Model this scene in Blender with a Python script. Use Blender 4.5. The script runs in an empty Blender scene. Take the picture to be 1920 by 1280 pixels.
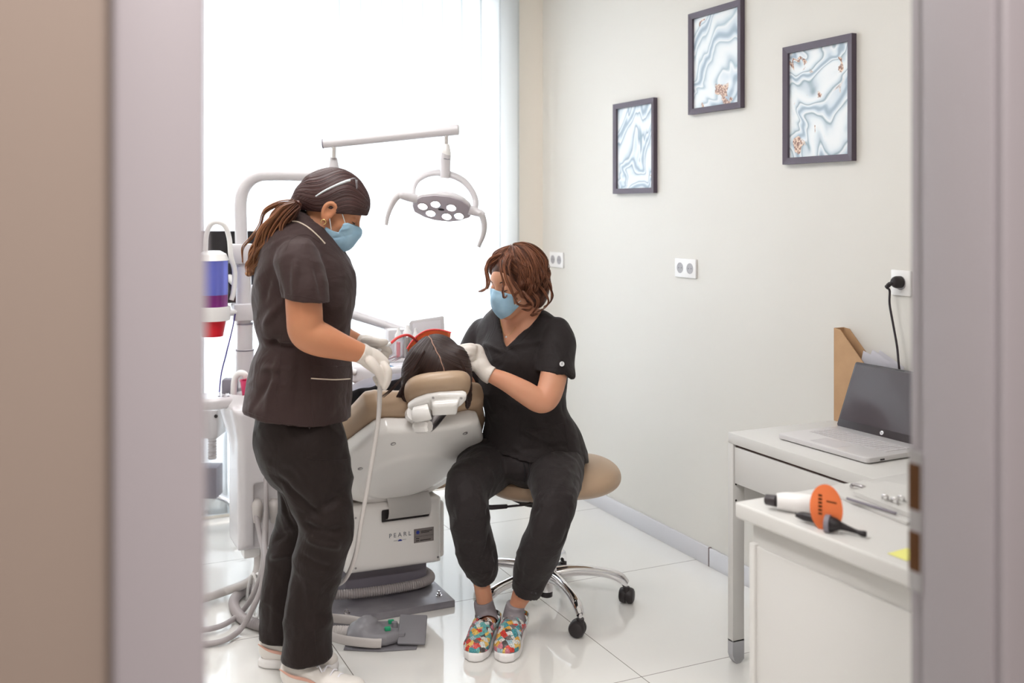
import bpy, bmesh, math, random
import numpy as np
from mathutils import Vector, Matrix, Euler

R = math.radians
SC = bpy.context.scene
COL = SC.collection

# ---------------------------------------------------------------- camera, world, light, exposure
CAM_H, YAW, F = 1.46, math.atan(900 / 1920), 1920.0
fw = Vector((math.sin(YAW), math.cos(YAW), 0)); rt = Vector((math.cos(YAW), -math.sin(YAW), 0)); up = Vector((0, 0, 1))
HOR = 390.0
cam = bpy.data.cameras.new('camera'); camo = bpy.data.objects.new('camera', cam); COL.objects.link(camo)
camo.location = (0, 0, CAM_H)
camo.rotation_euler = (R(90), 0, -YAW)
cam.sensor_width = 36; cam.lens = 36.0
cam.shift_y = -(640 - HOR) / 1920.0
cam.clip_start = 0.02
cam.dof.use_dof = True; cam.dof.focus_distance = 3.45; cam.dof.aperture_fstop = 2.8
SC.camera = camo
w = bpy.data.worlds.new('sky'); SC.world = w; w.use_nodes = True
w.node_tree.nodes['Background'].inputs[0].default_value = (0.92, 0.96, 1.0, 1)
w.node_tree.nodes['Background'].inputs[1].default_value = 3.0
vs = SC.view_settings
vs.view_transform = 'Standard'; vs.look = 'None'; vs.gamma = 1.0; vs.use_curve_mapping = False
vs.exposure = 0.33

def area(name, loc, rot, sx, sy, power, color=(1, 1, 1)):
    l = bpy.data.lights.new(name, 'AREA'); l.shape = 'RECTANGLE'; l.size = sx; l.size_y = sy
    l.energy = power; l.color = color
    o = bpy.data.objects.new(name, l); COL.objects.link(o); o.location = loc; o.rotation_euler = rot
    return o
# daylight outside the window; unseen fill lights added, two overhead, one in the corridor
area('daylight', (0.9, 5.75, 1.6), (R(90), 0, R(180)), 3.6, 3.0, 135, (0.95, 0.975, 1.0))
area('ceiling_fill_light', (0.6, 3.9, 2.84), (0, 0, 0), 1.2, 0.6, 17, (1.0, 0.98, 0.97))
area('ceiling_fill_light', (0.4, 2.3, 2.84), (0, 0, 0), 1.2, 0.6, 26, (1.0, 0.98, 0.97))
area('corridor_fill_light', (0.3, -0.15, 2.64), (0, 0, 0), 0.6, 0.3, 62, (1.0, 0.95, 0.93))  # added behind the camera to brighten surfaces that face it

def W(px, py, Z):
    """point of the place seen at photo position (px,py), Z metres in front of the camera"""
    return Vector((0, 0, CAM_H)) + fw * Z + rt * ((px - 960) / F * Z) + up * ((HOR - py) / F * Z)
def G(px, py, z=0.0):
    """point at height z seen at (px,py)"""
    return W(px, py, (CAM_H - z) * F / (py - HOR))

# ---------------------------------------------------------------- materials
def srgb(h):
    h = h.lstrip('#'); v = [int(h[i:i + 2], 16) / 255 for i in (0, 2, 4)]
    return tuple(x / 12.92 if x <= 0.04045 else ((x + 0.055) / 1.055) ** 2.4 for x in v) + (1,)
MATS = {}
def mat(name, col='#ffffff', rough=0.5, metal=0.0, bump=None, coat=0.0, trans=0.0, sss=0.0, emit=None, alpha=1.0,
        vary=None, ior=1.45, sheen=0.0, fn=None):
    m = bpy.data.materials.new(name); m.use_nodes = True; MATS[name] = m
    nt = m.node_tree; b = nt.nodes['Principled BSDF']
    b.inputs['Base Color'].default_value = srgb(col)
    b.inputs['Roughness'].default_value = rough; b.inputs['Metallic'].default_value = metal
    b.inputs['Coat Weight'].default_value = coat; b.inputs['Coat Roughness'].default_value = 0.05
    b.inputs['Transmission Weight'].default_value = trans; b.inputs['IOR'].default_value = ior
    b.inputs['Alpha'].default_value = alpha
    b.inputs['Sheen Weight'].default_value = sheen
    if sss:
        b.inputs['Subsurface Weight'].default_value = sss
        b.inputs['Subsurface Radius'].default_value = (0.012, 0.005, 0.003); b.inputs['Subsurface Scale'].default_value = 1.0
    if emit:
        b.inputs['Emission Color'].default_value = srgb(emit[0]); b.inputs['Emission Strength'].default_value = emit[1]
    tc = None
    if bump or vary:
        tc = nt.nodes.new('ShaderNodeTexCoord')
    if bump:
        sc, st, di = bump
        n = nt.nodes.new('ShaderNodeTexNoise'); n.inputs['Scale'].default_value = sc; n.inputs['Detail'].default_value = 4
        bp = nt.nodes.new('ShaderNodeBump'); bp.inputs['Strength'].default_value = st; bp.inputs['Distance'].default_value = di
        nt.links.new(tc.outputs['Object'], n.inputs['Vector']); nt.links.new(n.outputs['Fac'], bp.inputs['Height'])
        nt.links.new(bp.outputs['Normal'], b.inputs['Normal'])
    if vary:
        sc, c2 = vary[0], vary[1]
        n = nt.nodes.new('ShaderNodeTexNoise'); n.inputs['Scale'].default_value = sc; n.inputs['Detail'].default_value = 5
        mp = nt.nodes.new('ShaderNodeMapping'); mp.inputs['Scale'].default_value = vary[2] if len(vary) > 2 else (1, 1, 1)
        r = nt.nodes.new('ShaderNodeValToRGB'); r.color_ramp.elements[0].position = 0.35; r.color_ramp.elements[1].position = 0.65
        r.color_ramp.elements[0].color = srgb(col); r.color_ramp.elements[1].color = srgb(c2)
        nt.links.new(tc.outputs['Object'], mp.inputs[0]); nt.links.new(mp.outputs[0], n.inputs['Vector'])
        nt.links.new(n.outputs['Fac'], r.inputs[0]); nt.links.new(r.outputs[0], b.inputs['Base Color'])
    if fn: fn(nt, b)
    return m

def floor_nodes(nt, b):
    # 80 cm polished tiles with thin joints (Brick texture without offset), laid along the room
    g = nt.nodes.new('ShaderNodeNewGeometry'); mp = nt.nodes.new('ShaderNodeMapping')
    mp.inputs['Location'].default_value = (-1.72 + 0.81 * 8, -2.718 + 0.81 * 8, 0)
    br = nt.nodes.new('ShaderNodeTexBrick'); br.offset = 0; br.squash = 1
    br.inputs['Scale'].default_value = 1; br.inputs['Brick Width'].default_value = 0.81; br.inputs['Row Height'].default_value = 0.81
    br.inputs['Mortar Size'].default_value = 0.0016; br.inputs['Mortar Smooth'].default_value = 0.2
    br.inputs['Color1'].default_value = srgb('#e4e2de'); br.inputs['Color2'].default_value = srgb('#e6e4e0')
    br.inputs['Mortar'].default_value = srgb('#766f6a')
    nt.links.new(g.outputs['Position'], mp.inputs[0]); nt.links.new(mp.outputs[0], br.inputs['Vector'])
    nt.links.new(br.outputs['Color'], b.inputs['Base Color'])
mat('floor_tile', rough=0.06, fn=floor_nodes, coat=0.3, ior=1.55)
mat('wall_paint', '#dad6cf', 0.45, bump=(180, 0.05, 0.002))
mat('wall_paint_window', '#f9f0e4', 0.6, bump=(180, 0.05, 0.002))
mat('corridor_paint', '#7d6f65', 0.7, bump=(150, 0.05, 0.002))
mat('ceiling_paint', '#f4f2ee', 0.8)
mat('baseboard_tile', '#cfced2', 0.2, coat=0.2)
mat('joint_dark', '#6a5a58', 0.8)
mat('door_trim_paint', '#8a8487', 0.4)
mat('trim_groove', '#a59a9d', 0.6)
mat('brass_dark', '#5a3c26', 0.35, 0.9)
mat('steel', '#a8a4a6', 0.28, 1.0, bump=(60, 0.04, 0.001))
mat('chrome', '#e4e2e4', 0.07, 1.0)
mat('plate_steel', '#98959a', 0.3, 0.35, vary=(9, '#86838a'))
mat('white_plastic', '#edebea', 0.3, coat=0.15)
mat('white_shell', '#f8f5f2', 0.22, coat=0.3)
mat('light_grey_plastic', '#c9c5c6', 0.35)
mat('socket_grey', '#aaa7ab', 0.5)
mat('lamp_white', '#d4d0d3', 0.25, coat=0.25)
mat('lamp_grey', '#b9b1b9', 0.35)
mat('mid_grey_plastic', '#85808a', 0.45)
mat('pedal_grey', '#858388', 0.42, coat=0.1)
mat('pedal_dark', '#7d7b80', 0.55)
mat('hose_grey', '#a39c9c', 0.45)
mat('hose_light', '#c5bfbc', 0.4)
mat('black_plastic', '#2a2528', 0.4)
mat('caster_black', '#2b2628', 0.45)
mat('screen_black', '#19161c', 0.15, coat=0.4)
mat('green_button', '#1e9c6e', 0.35)
mat('tan_leather', '#b59a80', 0.42, bump=(420, 0.12, 0.001), coat=0.08)
mat('desk_white', '#d2d0cd', 0.35, coat=0.05)
mat('desk_inside', '#dcd3ca', 0.5)
mat('dark_gap', '#5b4644', 0.8)
mat('screw_dark', '#3a3536', 0.5, 0.5)
mat('cardboard', '#c39c76', 0.8, bump=(90, 0.1, 0.001), vary=(14, '#ba946f'))
mat('paper', '#eceaf0', 0.8)
mat('frame_purple', '#564b58', 0.4)
mat('laptop_silver', '#d8d5d6', 0.35, 0.25)
mat('laptop_key', '#c8c4c6', 0.5)
mat('laptop_screen', '#4d464a', 0.18, coat=0.3)
mat('laptop_bezel', '#3b3538', 0.35)
mat('blind_metal', '#f3f3f3', 0.4)
mat('pink_plastic', '#f03a78', 0.3, trans=0.25)
mat('red_plastic', '#e02030', 0.3, trans=0.2)
mat('blue_liquid', '#8088e8', 0.1, trans=0.35)
mat('purple_liquid', '#8c3a88', 0.1, trans=0.3)
mat('clear_plastic', '#eef2fa', 0.05, alpha=0.25)
mat('purple_cable', '#4a3c86', 0.5)
mat('black_cable', '#332b31', 0.5)
mat('glass_plain', '#ffffff', 0.0, trans=1.0, ior=1.02)
mat('orange_filter', '#ff9560', 0.15, trans=0.45, ior=1.05)
mat('coral_tube', '#ff5a58', 0.3, trans=0.15)
mat('blue_paper', '#3a80b8', 0.7)
mat('yellow_note', '#ece88a', 0.8)
mat('led_glow', '#ffffff', 0.3, emit=('#ffffff', 9.0))
mat('logo_grey', '#6d7079', 0.5)
mat('logo_blue', '#33429c', 0.5)
mat('label_grey', '#8b8482', 0.4, 0.2)
mat('label_light', '#b9b6ba', 0.5)
mat('white_mark', '#f4f4f6', 0.5)
mat('window_frame_white', '#f4f4f4', 0.4)
mat('lacquer_grey', '#b9b9bd', 0.4)

def blind_mat():
    m = bpy.data.materials.new('blind_fabric'); m.use_nodes = True; MATS['blind_fabric'] = m
    nt = m.node_tree; nt.nodes.clear()
    o = nt.nodes.new('ShaderNodeOutputMaterial'); d = nt.nodes.new('ShaderNodeBsdfDiffuse'); t = nt.nodes.new('ShaderNodeBsdfTranslucent')
    mx = nt.nodes.new('ShaderNodeMixShader'); mx.inputs[0].default_value = 0.6
    d.inputs[0].default_value = srgb('#f3f5f6'); t.inputs[0].default_value = srgb('#f6f9fb')
    nt.links.new(d.outputs[0], mx.inputs[1]); nt.links.new(t.outputs[0], mx.inputs[2]); nt.links.new(mx.outputs[0], o.inputs[0])
blind_mat()

# ---------------------------------------------------------------- scene-graph helpers
def thing(name, label, cat, loc, group=None):
    o = bpy.data.objects.new(name, None); COL.objects.link(o); o.location = loc; o.empty_display_size = 0.05
    o['label'] = label; o['category'] = cat
    if group: o['group'] = group
    return o
def link(name, me, m=None, parent=None, smooth=False, label=None):
    o = bpy.data.objects.new(name, me); COL.objects.link(o)
    if m is not None and not me.materials: me.materials.append(MATS[m] if isinstance(m, str) else m)
    if smooth: me.shade_smooth()
    if parent is not None:
        base = Vector((0, 0, 0)); p = parent
        while p is not None: base += p.location; p = p.parent
        me.transform(Matrix.Translation(-base)); o.parent = parent
    if label: o['label'] = label
    return o
def struct(name, me, m, smooth=False, parent=None):
    o = link(name, me, m, parent, smooth)
    if parent is None: o['kind'] = 'structure'
    return o
def tag(o, label, cat, group=None):
    o['label'] = label; o['category'] = cat
    if group: o['group'] = group
    return o
def origin_to(o, loc):
    loc = Vector(loc); o.data.transform(Matrix.Translation(-loc)); o.location = loc; return o
def dup(root, loc, label=None, rotz=None):
    r = root.copy(); COL.objects.link(r); r.location = loc
    if rotz is not None: r.rotation_euler = (0, 0, rotz)
    if label: r['label'] = label
    for ch in list(root.children):
        c = ch.copy(); COL.objects.link(c); c.parent = r
        for g in list(ch.children):
            d = g.copy(); COL.objects.link(d); d.parent = c
    return r

# ---------------------------------------------------------------- mesh helpers (all in world coordinates)
def mesh_of(bm, smooth=False, sharp=None):
    me = bpy.data.meshes.new('m'); bmesh.ops.recalc_face_normals(bm, faces=bm.faces); bm.to_mesh(me); bm.free()
    if smooth:
        me.shade_smooth()
        if sharp is None: sharp = 35
        bm2 = bmesh.new(); bm2.from_mesh(me)
        for e in bm2.edges:
            if len(e.link_faces) == 2 and e.calc_face_angle(0) > R(sharp): e.smooth = False
        bm2.to_mesh(me); bm2.free()
    return me
def add_box(bm, lo, hi, M=None, bev=0.0, seg=2):
    lo = Vector(lo); hi = Vector(hi)
    r = bmesh.ops.create_cube(bm, size=1.0)
    vs_ = r['verts']; c = (lo + hi) / 2; s = hi - lo
    for v in vs_: v.co = Vector((v.co.x * s.x, v.co.y * s.y, v.co.z * s.z)) + c
    if bev > 0:
        es = list({e for v in vs_ for e in v.link_edges})
        rb = bmesh.ops.bevel(bm, geom=es, offset=bev, segments=seg, profile=0.5, affect='EDGES')
        vs_ = list({v for v in rb['verts']} | {v for v in vs_ if v.is_valid})
    if M is not None:
        for v in vs_: v.co = M @ v.co
    return vs_
def box(lo, hi, M=None, bev=0.0, seg=2):
    bm = bmesh.new(); add_box(bm, lo, hi, M, bev, seg); return mesh_of(bm, bev > 0, 40)
def boxes(lst, bev=0.0, M=None):
    bm = bmesh.new()
    for lo, hi in lst: add_box(bm, lo, hi, M, bev)
    return mesh_of(bm, bev > 0, 40)
def frame_from(z, x=None):
    z = Vector(z).normalized()
    if x is None: x = Vector((1, 0, 0)) if abs(z.x) < 0.9 else Vector((0, 1, 0))
    x = Vector(x); x = (x - z * x.dot(z)).normalized(); y = z.cross(x)
    return x, y, z
def basis(loc, x, y, z):
    M = Matrix(((x[0], y[0], z[0], loc[0]), (x[1], y[1], z[1], loc[1]), (x[2], y[2], z[2], loc[2]), (0, 0, 0, 1)))
    return M
def spline(pts, n=8):
    pts = [Vector(p) for p in pts]
    if len(pts) < 3: return [pts[0].lerp(pts[-1], i / n) for i in range(n + 1)]
    P = [pts[0] * 2 - pts[1]] + pts + [pts[-1] * 2 - pts[-2]]; out = []
    for i in range(1, len(P) - 2):
        a, b, c, d = P[i - 1], P[i], P[i + 1], P[i + 2]
        for k in range(n):
            t = k / n
            out.append(0.5 * ((2 * b) + (c - a) * t + (2 * a - 5 * b + 4 * c - d) * t * t + (3 * b - a - 3 * c + d) * t ** 3))
    out.append(pts[-1]); return out
def fspline(v, n=8):
    return [p.x for p in spline([Vector((x, 0, 0)) for x in v], n)]
def add_tube(bm, pts, rad, seg=12, cap=True, ell=None, side=None):
    """tube along pts; rad number or list; ell = flattening of the second axis"""
    pts = [Vector(p) for p in pts]; n = len(pts)
    if not isinstance(rad, (list, tuple)): rad = [rad] * n
    t0 = (pts[1] - pts[0]).normalized(); x, y, z = frame_from(t0, side)
    rings = []
    for i in range(n):
        t = (pts[min(i + 1, n - 1)] - pts[max(i - 1, 0)])
        t = t.normalized() if t.length > 1e-9 else z
        x = (x - t * x.dot(t)).normalized(); y = t.cross(x)
        e = 1.0 if ell is None else (ell[i] if isinstance(ell, (list, tuple)) else ell)
        rings.append([bm.verts.new(pts[i] + (x * math.cos(2 * math.pi * k / seg) + y * e * math.sin(2 * math.pi * k / seg)) * rad[i]) for k in range(seg)])
    for i in range(n - 1):
        for k in range(seg):
            bm.faces.new((rings[i][k], rings[i][(k + 1) % seg], rings[i + 1][(k + 1) % seg], rings[i + 1][k]))
    if cap:
        bm.faces.new(list(reversed(rings[0]))); bm.faces.new(rings[-1])
    return rings
def tube(pts, rad, seg=12, smooth_path=0, **kw):
    if smooth_path:
        if isinstance(rad, (list, tuple)): rad = fspline(rad, smooth_path)
        pts = spline(pts, smooth_path)
    bm = bmesh.new(); add_tube(bm, pts, rad, seg, **kw); return mesh_of(bm, True, 50)
def add_lathe(bm, prof, M, seg=32):
    """prof: (r, h) list along local z"""
    rings = []
    for r, h in prof:
        if r < 1e-6: rings.append([bm.verts.new(M @ Vector((0, 0, h)))])
        else: rings.append([bm.verts.new(M @ Vector((r * math.cos(2 * math.pi * k / seg), r * math.sin(2 * math.pi * k / seg), h))) for k in range(seg)])
    for a, b in zip(rings, rings[1:]):
        for k in range(seg):
            k2 = (k + 1) % seg
            if len(a) == 1 and len(b) == 1: continue
            if len(a) == 1: bm.faces.new((a[0], b[k2], b[k]))
            elif len(b) == 1: bm.faces.new((a[k], a[k2], b[0]))
            else: bm.faces.new((a[k], a[k2], b[k2], b[k]))
def lathe(prof, loc, axis=(0, 0, 1), seg=32, sharp=35):
    x, y, z = frame_from(axis); bm = bmesh.new(); add_lathe(bm, prof, basis(loc, x, y, z), seg); return mesh_of(bm, True, sharp)
def prism(poly, M, t0, t1, bev=0.0, seg=2):
    """polygon in local xy extruded from t0 to t1 along local z"""
    bm = bmesh.new(); a = [bm.verts.new(M @ Vector((p[0], p[1], t0))) for p in poly]; b = [bm.verts.new(M @ Vector((p[0], p[1], t1))) for p in poly]
    n = len(poly); bm.faces.new(a[::-1]); bm.faces.new(b)
    for i in range(n): bm.faces.new((a[i], a[(i + 1) % n], b[(i + 1) % n], b[i]))
    if bev > 0:
        bmesh.ops.recalc_face_normals(bm, faces=bm.faces)
        es = [e for e in bm.edges if e.calc_face_angle(0) > R(30)]
        bmesh.ops.bevel(bm, geom=es, offset=bev, segments=seg, profile=0.5, affect='EDGES')
    return mesh_of(bm, bev > 0, 40)
def corrugated(pts, r, pitch=0.008, seg=12, n=10):
    pts = spline(pts, n); L = sum((pts[i + 1] - pts[i]).length for i in range(len(pts) - 1)); m = max(8, int(L / pitch * 2))
    acc = [0]
    for i in range(len(pts) - 1): acc.append(acc[-1] + (pts[i + 1] - pts[i]).length)
    out = []; rad = []; j = 0
    for i in range(m + 1):
        s = L * i / m
        while j < len(pts) - 2 and acc[j + 1] < s: j += 1
        t = (s - acc[j]) / max(1e-9, acc[j + 1] - acc[j]); out.append(pts[j].lerp(pts[j + 1], t)); rad.append(r * (1.0 if i % 2 else 0.86))
    bm = bmesh.new(); add_tube(bm, out, rad, seg); return mesh_of(bm, True, 24)
def merge(*mes):
    bm = bmesh.new()
    for m in mes: bm.from_mesh(m)
    me = bpy.data.meshes.new('m'); bm.to_mesh(me); bm.free(); return me
def text_mesh(s, size, M, ext=0.0004, spacing=1.0):
    c = bpy.data.curves.new('t', 'FONT'); c.body = s; c.size = size; c.extrude = ext; c.align_x = 'CENTER'; c.align_y = 'CENTER'; c.space_character = spacing
    o = bpy.data.objects.new('t', c); COL.objects.link(o); dg = bpy.context.evaluated_depsgraph_get(); dg.update()
    me = bpy.data.meshes.new_from_object(o.evaluated_get(dg)); bpy.data.objects.remove(o); me.transform(M); return me

from mathutils.bvhtree import BVHTree
def cast(o, pts, off=.0008, n=6):
    """lays a line on the surface of a part: points where the sight lines (px, py) meet it, lifted by off"""
    base = Vector((0, 0, 0)); p = o.parent
    while p is not None: base += p.location; p = p.parent
    me = o.data; t = BVHTree.FromPolygons([v.co + base for v in me.vertices], [tuple(q.vertices) for q in me.polygons])
    out = []; c = Vector((0, 0, CAM_H))
    for q in spline([Vector((a, b, 0)) for a, b in pts], n):
        d = (W(q.x, q.y, 1) - c).normalized(); h = t.ray_cast(c, d)
        if h[0] is not None: out.append(h[0] + (h[1] if h[1].dot(d) < 0 else -h[1]) * off)
    return out
def seam(o, pts, name='seam', r=.0011, m=None, off=.0, par=None):
    P = cast(o, pts, off)
    if len(P) > 2: return link(name, tube(P, r, 6), m or o.data.materials[0].name, par or o)

# ---------------------------------------------------------------- signed-distance modelling for organic shapes
def V3(p): return np.array([p[0], p[1], p[2]], dtype=np.float32)
class Field:
    def __init__(s, lo, hi, h):
        s.h = h; s.lo = V3(lo); n = np.ceil((V3(hi) - s.lo) / h).astype(int) + 1; s.n = n
        s.F = np.full(tuple(n), 0.5, dtype=np.float32)
    def sub(s, lo, hi, pad):
        i0 = np.maximum(0, np.floor((V3(lo) - pad - s.lo) / s.h).astype(int)); i1 = np.minimum(s.n, np.ceil((V3(hi) + pad - s.lo) / s.h).astype(int) + 1)
        if (i1 <= i0).any(): return None
        sl = tuple(slice(a, b) for a, b in zip(i0, i1))
        ax = [s.lo[k] + s.h * np.arange(i0[k], i1[k], dtype=np.float32) for k in range(3)]
        return sl, ax[0][:, None, None], ax[1][None, :, None], ax[2][None, None, :]
    def put(s, fn, lo, hi, k=0.0, op='u'):
        r = s.sub(lo, hi, k + 3 * s.h)
        if r is None: return
        sl, X, Y, Z = r; d = fn(X, Y, Z).astype(np.float32); a = s.F[sl]
        if op == 's': a = -a
        elif op == 'i': raise ValueError
        if k > 0:
            hh = np.maximum(k - np.abs(a - d), 0) / k; o = np.minimum(a, d) - hh * hh * k / 4
        else: o = np.minimum(a, d)
        if op == 's': o = -o
        s.F[sl] = o
    def ell(s, c, r, M=None, k=0.0, op='u'):
        """ellipsoid, M = 3 axis vectors"""
        c = V3(c); R_ = [V3(v) for v in M] if M is not None else [V3((1, 0, 0)), V3((0, 1, 0)), V3((0, 0, 1))]; rm = max(r)
        def fn(X, Y, Z):
            x, y, z = X - c[0], Y - c[1], Z - c[2]
            q = [(x * a[0] + y * a[1] + z * a[2]) for a in R_]
            k0 = np.sqrt(sum((q[i] / r[i]) ** 2 for i in range(3))); k1 = np.sqrt(sum((q[i] / r[i] ** 2) ** 2 for i in range(3))) + 1e-6
            return k0 * (k0 - 1) / k1
        s.put(fn, c - rm, c + rm, k, op)
    def seg(s, a, b, ra, rb=None, u=None, k=0.0, op='u', capk=1.0):
        """tapered segment with elliptic ends: ra/rb number or (along u, across)"""
        a = V3(a); b = V3(b); rb = ra if rb is None else rb
        if not isinstance(ra, (tuple, list)): ra = (ra, ra)
        if not isinstance(rb, (tuple, list)): rb = (rb, rb)
        w_ = b - a; L = float(np.linalg.norm(w_)) + 1e-9; w_ = w_ / L
        U = V3(u) if u is not None else (V3((1, 0, 0)) if abs(w_[0]) < 0.9 else V3((0, 1, 0)))
        U = U - w_ * np.dot(U, w_); U = U / np.linalg.norm(U); Vv = np.cross(w_, U); rm = max(ra + rb) if isinstance(ra, tuple) else max(list(ra) + list(rb))
        iso = ra[0] == ra[1] and rb[0] == rb[1] and capk == 1.0
        def fn(X, Y, Z):
            x, y, z = X - a[0], Y - a[1], Z - a[2]
            p = x * w_[0] + y * w_[1] + z * w_[2]; t = np.clip(p / L, 0, 1); e = p - t * L
            r1 = ra[0] + (rb[0] - ra[0]) * t
            if iso: return np.sqrt(np.maximum(x * x + y * y + z * z - p * p, 0) + e * e) - r1
            r2 = ra[1] + (rb[1] - ra[1]) * t; qu = x * U[0] + y * U[1] + z * U[2]; qv = x * Vv[0] + y * Vv[1] + z * Vv[2]
            rc = np.minimum(r1, r2) * capk
            k0 = np.sqrt((qu / r1) ** 2 + (qv / r2) ** 2 + (e / rc) ** 2); k1 = np.sqrt((qu / r1 ** 2) ** 2 + (qv / r2 ** 2) ** 2 + (e / rc ** 2) ** 2) + 1e-6
            return k0 * (k0 - 1) / k1
        s.put(fn, np.minimum(a, b) - rm, np.maximum(a, b) + rm, k, op)
    def chain(s, pts, rad, k=0.0, n=4, u=None, op='u'):
        """smooth limb through pts with radii (numbers or pairs)"""
        P = spline(pts, n); prs = [(r, r) if not isinstance(r, (tuple, list)) else r for r in rad]
        A = fspline([r[0] for r in prs], n); B = fspline([r[1] for r in prs], n)
        for i in range(len(P) - 1): s.seg(P[i], P[i + 1], (A[i], B[i]), (A[i + 1], B[i + 1]), u, k if i == 0 else min(k, 0.006), op)
    def plane_cut(s, p, n):
        """removes the side of the plane that n points to"""
        p = V3(p); n = V3(n) / np.linalg.norm(V3(n)); ax = [s.lo[k] + s.h * np.arange(s.n[k], dtype=np.float32) for k in range(3)]
        d = (ax[0][:, None, None] - p[0]) * n[0] + (ax[1][None, :, None] - p[1]) * n[1] + (ax[2][None, None, :] - p[2]) * n[2]
        s.F = np.maximum(s.F, d.astype(np.float32))
    def slab(s, poly, o, U, Vv, N, t0, t1, rnd=0.01, bulge=None, k=0.0, op='u'):
        """rounded plate: polygon (local u,v) between t0 and t1 along N; bulge(u,v) shifts t"""
        o = V3(o); U = V3(U); Vv = V3(Vv); N = V3(N); poly = [(float(p[0]), float(p[1])) for p in poly]
        cs = np.array([o + U * p[0] + Vv * p[1] + N * t for p in poly for t in (t0 - 0.05 * (bulge is not None), t1 + 0.05 * (bulge is not None))])
        def fn(X, Y, Z):
            x, y, z = X - o[0], Y - o[1], Z - o[2]
            a = x * U[0] + y * U[1] + z * U[2]; b = x * Vv[0] + y * Vv[1] + z * Vv[2]; c = x * N[0] + y * N[1] + z * N[2]
            if bulge is not None: c = c - bulge(a, b)
            d2 = np.full(a.shape, 1e9, dtype=np.float32); sg = np.ones(a.shape, dtype=np.float32); m = len(poly)
            for i in range(m):
                x0, y0 = poly[i]; x1, y1 = poly[i - 1]; ex, ey = x1 - x0, y1 - y0; wx, wy = a - x0, b - y0
                h = np.clip((wx * ex + wy * ey) / (ex * ex + ey * ey), 0, 1); d2 = np.minimum(d2, (wx - ex * h) ** 2 + (wy - ey * h) ** 2)
                c1 = b >= y0; c2 = b < y1; c3 = ex * wy > ey * wx; f = (c1 & c2 & c3) | (~c1 & ~c2 & ~c3); sg = np.where(f, -sg, sg)
            dp = sg * np.sqrt(d2) + rnd; dt = np.abs(c - (t0 + t1) / 2) - (t1 - t0) / 2 + rnd
            return np.minimum(np.maximum(dp, dt), 0) + np.sqrt(np.maximum(dp, 0) ** 2 + np.maximum(dt, 0) ** 2) - rnd
        s.put(fn, cs.min(0), cs.max(0), k, op)
    def clip(s, poly, o, U, Vv, N, t0, t1, rnd=0.003):
        """keeps only what lies inside the plate"""
        g = Field.__new__(Field); g.h = s.h; g.lo = s.lo; g.n = s.n; g.F = np.full(s.F.shape, 0.5, dtype=np.float32)
        g.slab(poly, o, U, Vv, N, t0, t1, rnd); s.F = np.maximum(s.F, g.F)
    def mesh(s, disp=None, smooth=1, attr=None):
        F = s.F; h = s.h; ins = F < 0
        c = [ins[i:ins.shape[0] - 1 + i, j:ins.shape[1] - 1 + j, k:ins.shape[2] - 1 + k] for i in (0, 1) for j in (0, 1) for k in (0, 1)]
        cnt = sum(x.astype(np.int8) for x in c); act = (cnt > 0) & (cnt < 8); idx = np.argwhere(act)
        if len(idx) == 0: return bpy.data.meshes.new('empty')
        vid = np.full(act.shape, -1, dtype=np.int32); vid[act] = np.arange(len(idx))
        g = lambda o: F[idx[:, 0] + o[0], idx[:, 1] + o[1], idx[:, 2] + o[2]]
        acc = np.zeros((len(idx), 3), dtype=np.float64); num = np.zeros(len(idx))
        for ax in range(3):
            oth = [a for a in range(3) if a != ax]
            for p in (0, 1):
                for q in (0, 1):
                    o0 = [0, 0, 0]; o0[oth[0]] = p; o0[oth[1]] = q; o1 = list(o0); o1[ax] = 1
                    f0, f1 = g(o0), g(o1); m = (f0 < 0) != (f1 < 0); t = np.where(m, f0 / np.where(m, f0 - f1, 1), 0)
                    pos = np.array(o0, dtype=float)[None, :].repeat(len(idx), 0); pos[:, ax] = t
                    acc += pos * m[:, None]; num += m
        co = (idx + acc / num[:, None]) * h + s.lo
        faces = []
        for ax in range(3):
            a1, a2 = [(1, 2), (2, 0), (0, 1)][ax]
            sl0 = [slice(1, -1)] * 3; sl1 = [slice(1, -1)] * 3; sl0[ax] = slice(0, -1); sl1[ax] = slice(1, None)
            A = ins[tuple(sl0)]; B = ins[tuple(sl1)]; e = np.argwhere(A != B)
            if len(e) == 0: continue
            flip = A[e[:, 0], e[:, 1], e[:, 2]]; base = e + 1; base[:, ax] = e[:, ax]
            def cell(d1, d2):
                q = base.copy(); q[:, a1] -= d1; q[:, a2] -= d2; return vid[q[:, 0], q[:, 1], q[:, 2]]
            q = np.stack([cell(1, 1), cell(0, 1), cell(0, 0), cell(1, 0)], 1); q[~flip] = q[~flip][:, ::-1]; faces.append(q)
        fa = np.concatenate(faces); fa = fa[(fa >= 0).all(1)]
        def norms(co):
            n = np.cross(co[fa[:, 2]] - co[fa[:, 0]], co[fa[:, 3]] - co[fa[:, 1]]); vn = np.zeros_like(co)
            for j in range(4):
                for a in range(3): vn[:, a] += np.bincount(fa[:, j], n[:, a], len(co))
            return vn / (np.linalg.norm(vn, axis=1)[:, None] + 1e-12)
        def relax(co, it):
            for _ in range(it):
                sm = np.zeros_like(co); ct = np.zeros(len(co))
                for j in range(4):
                    for j2 in ((j + 1) % 4, (j + 3) % 4):
                        for a in range(3): sm[:, a] += np.bincount(fa[:, j], co[fa[:, j2], a], len(co))
                        ct += np.bincount(fa[:, j], minlength=len(co))
                co = co * 0.4 + 0.6 * sm / np.maximum(ct, 1)[:, None]
            return co
        co = relax(co, smooth)
        if disp is not None:
            co = co + norms(co) * disp(co, norms(co))[:, None]
        me = bpy.data.meshes.new('sdf'); me.vertices.add(len(co)); me.vertices.foreach_set('co', co.astype(np.float32).ravel())
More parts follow.
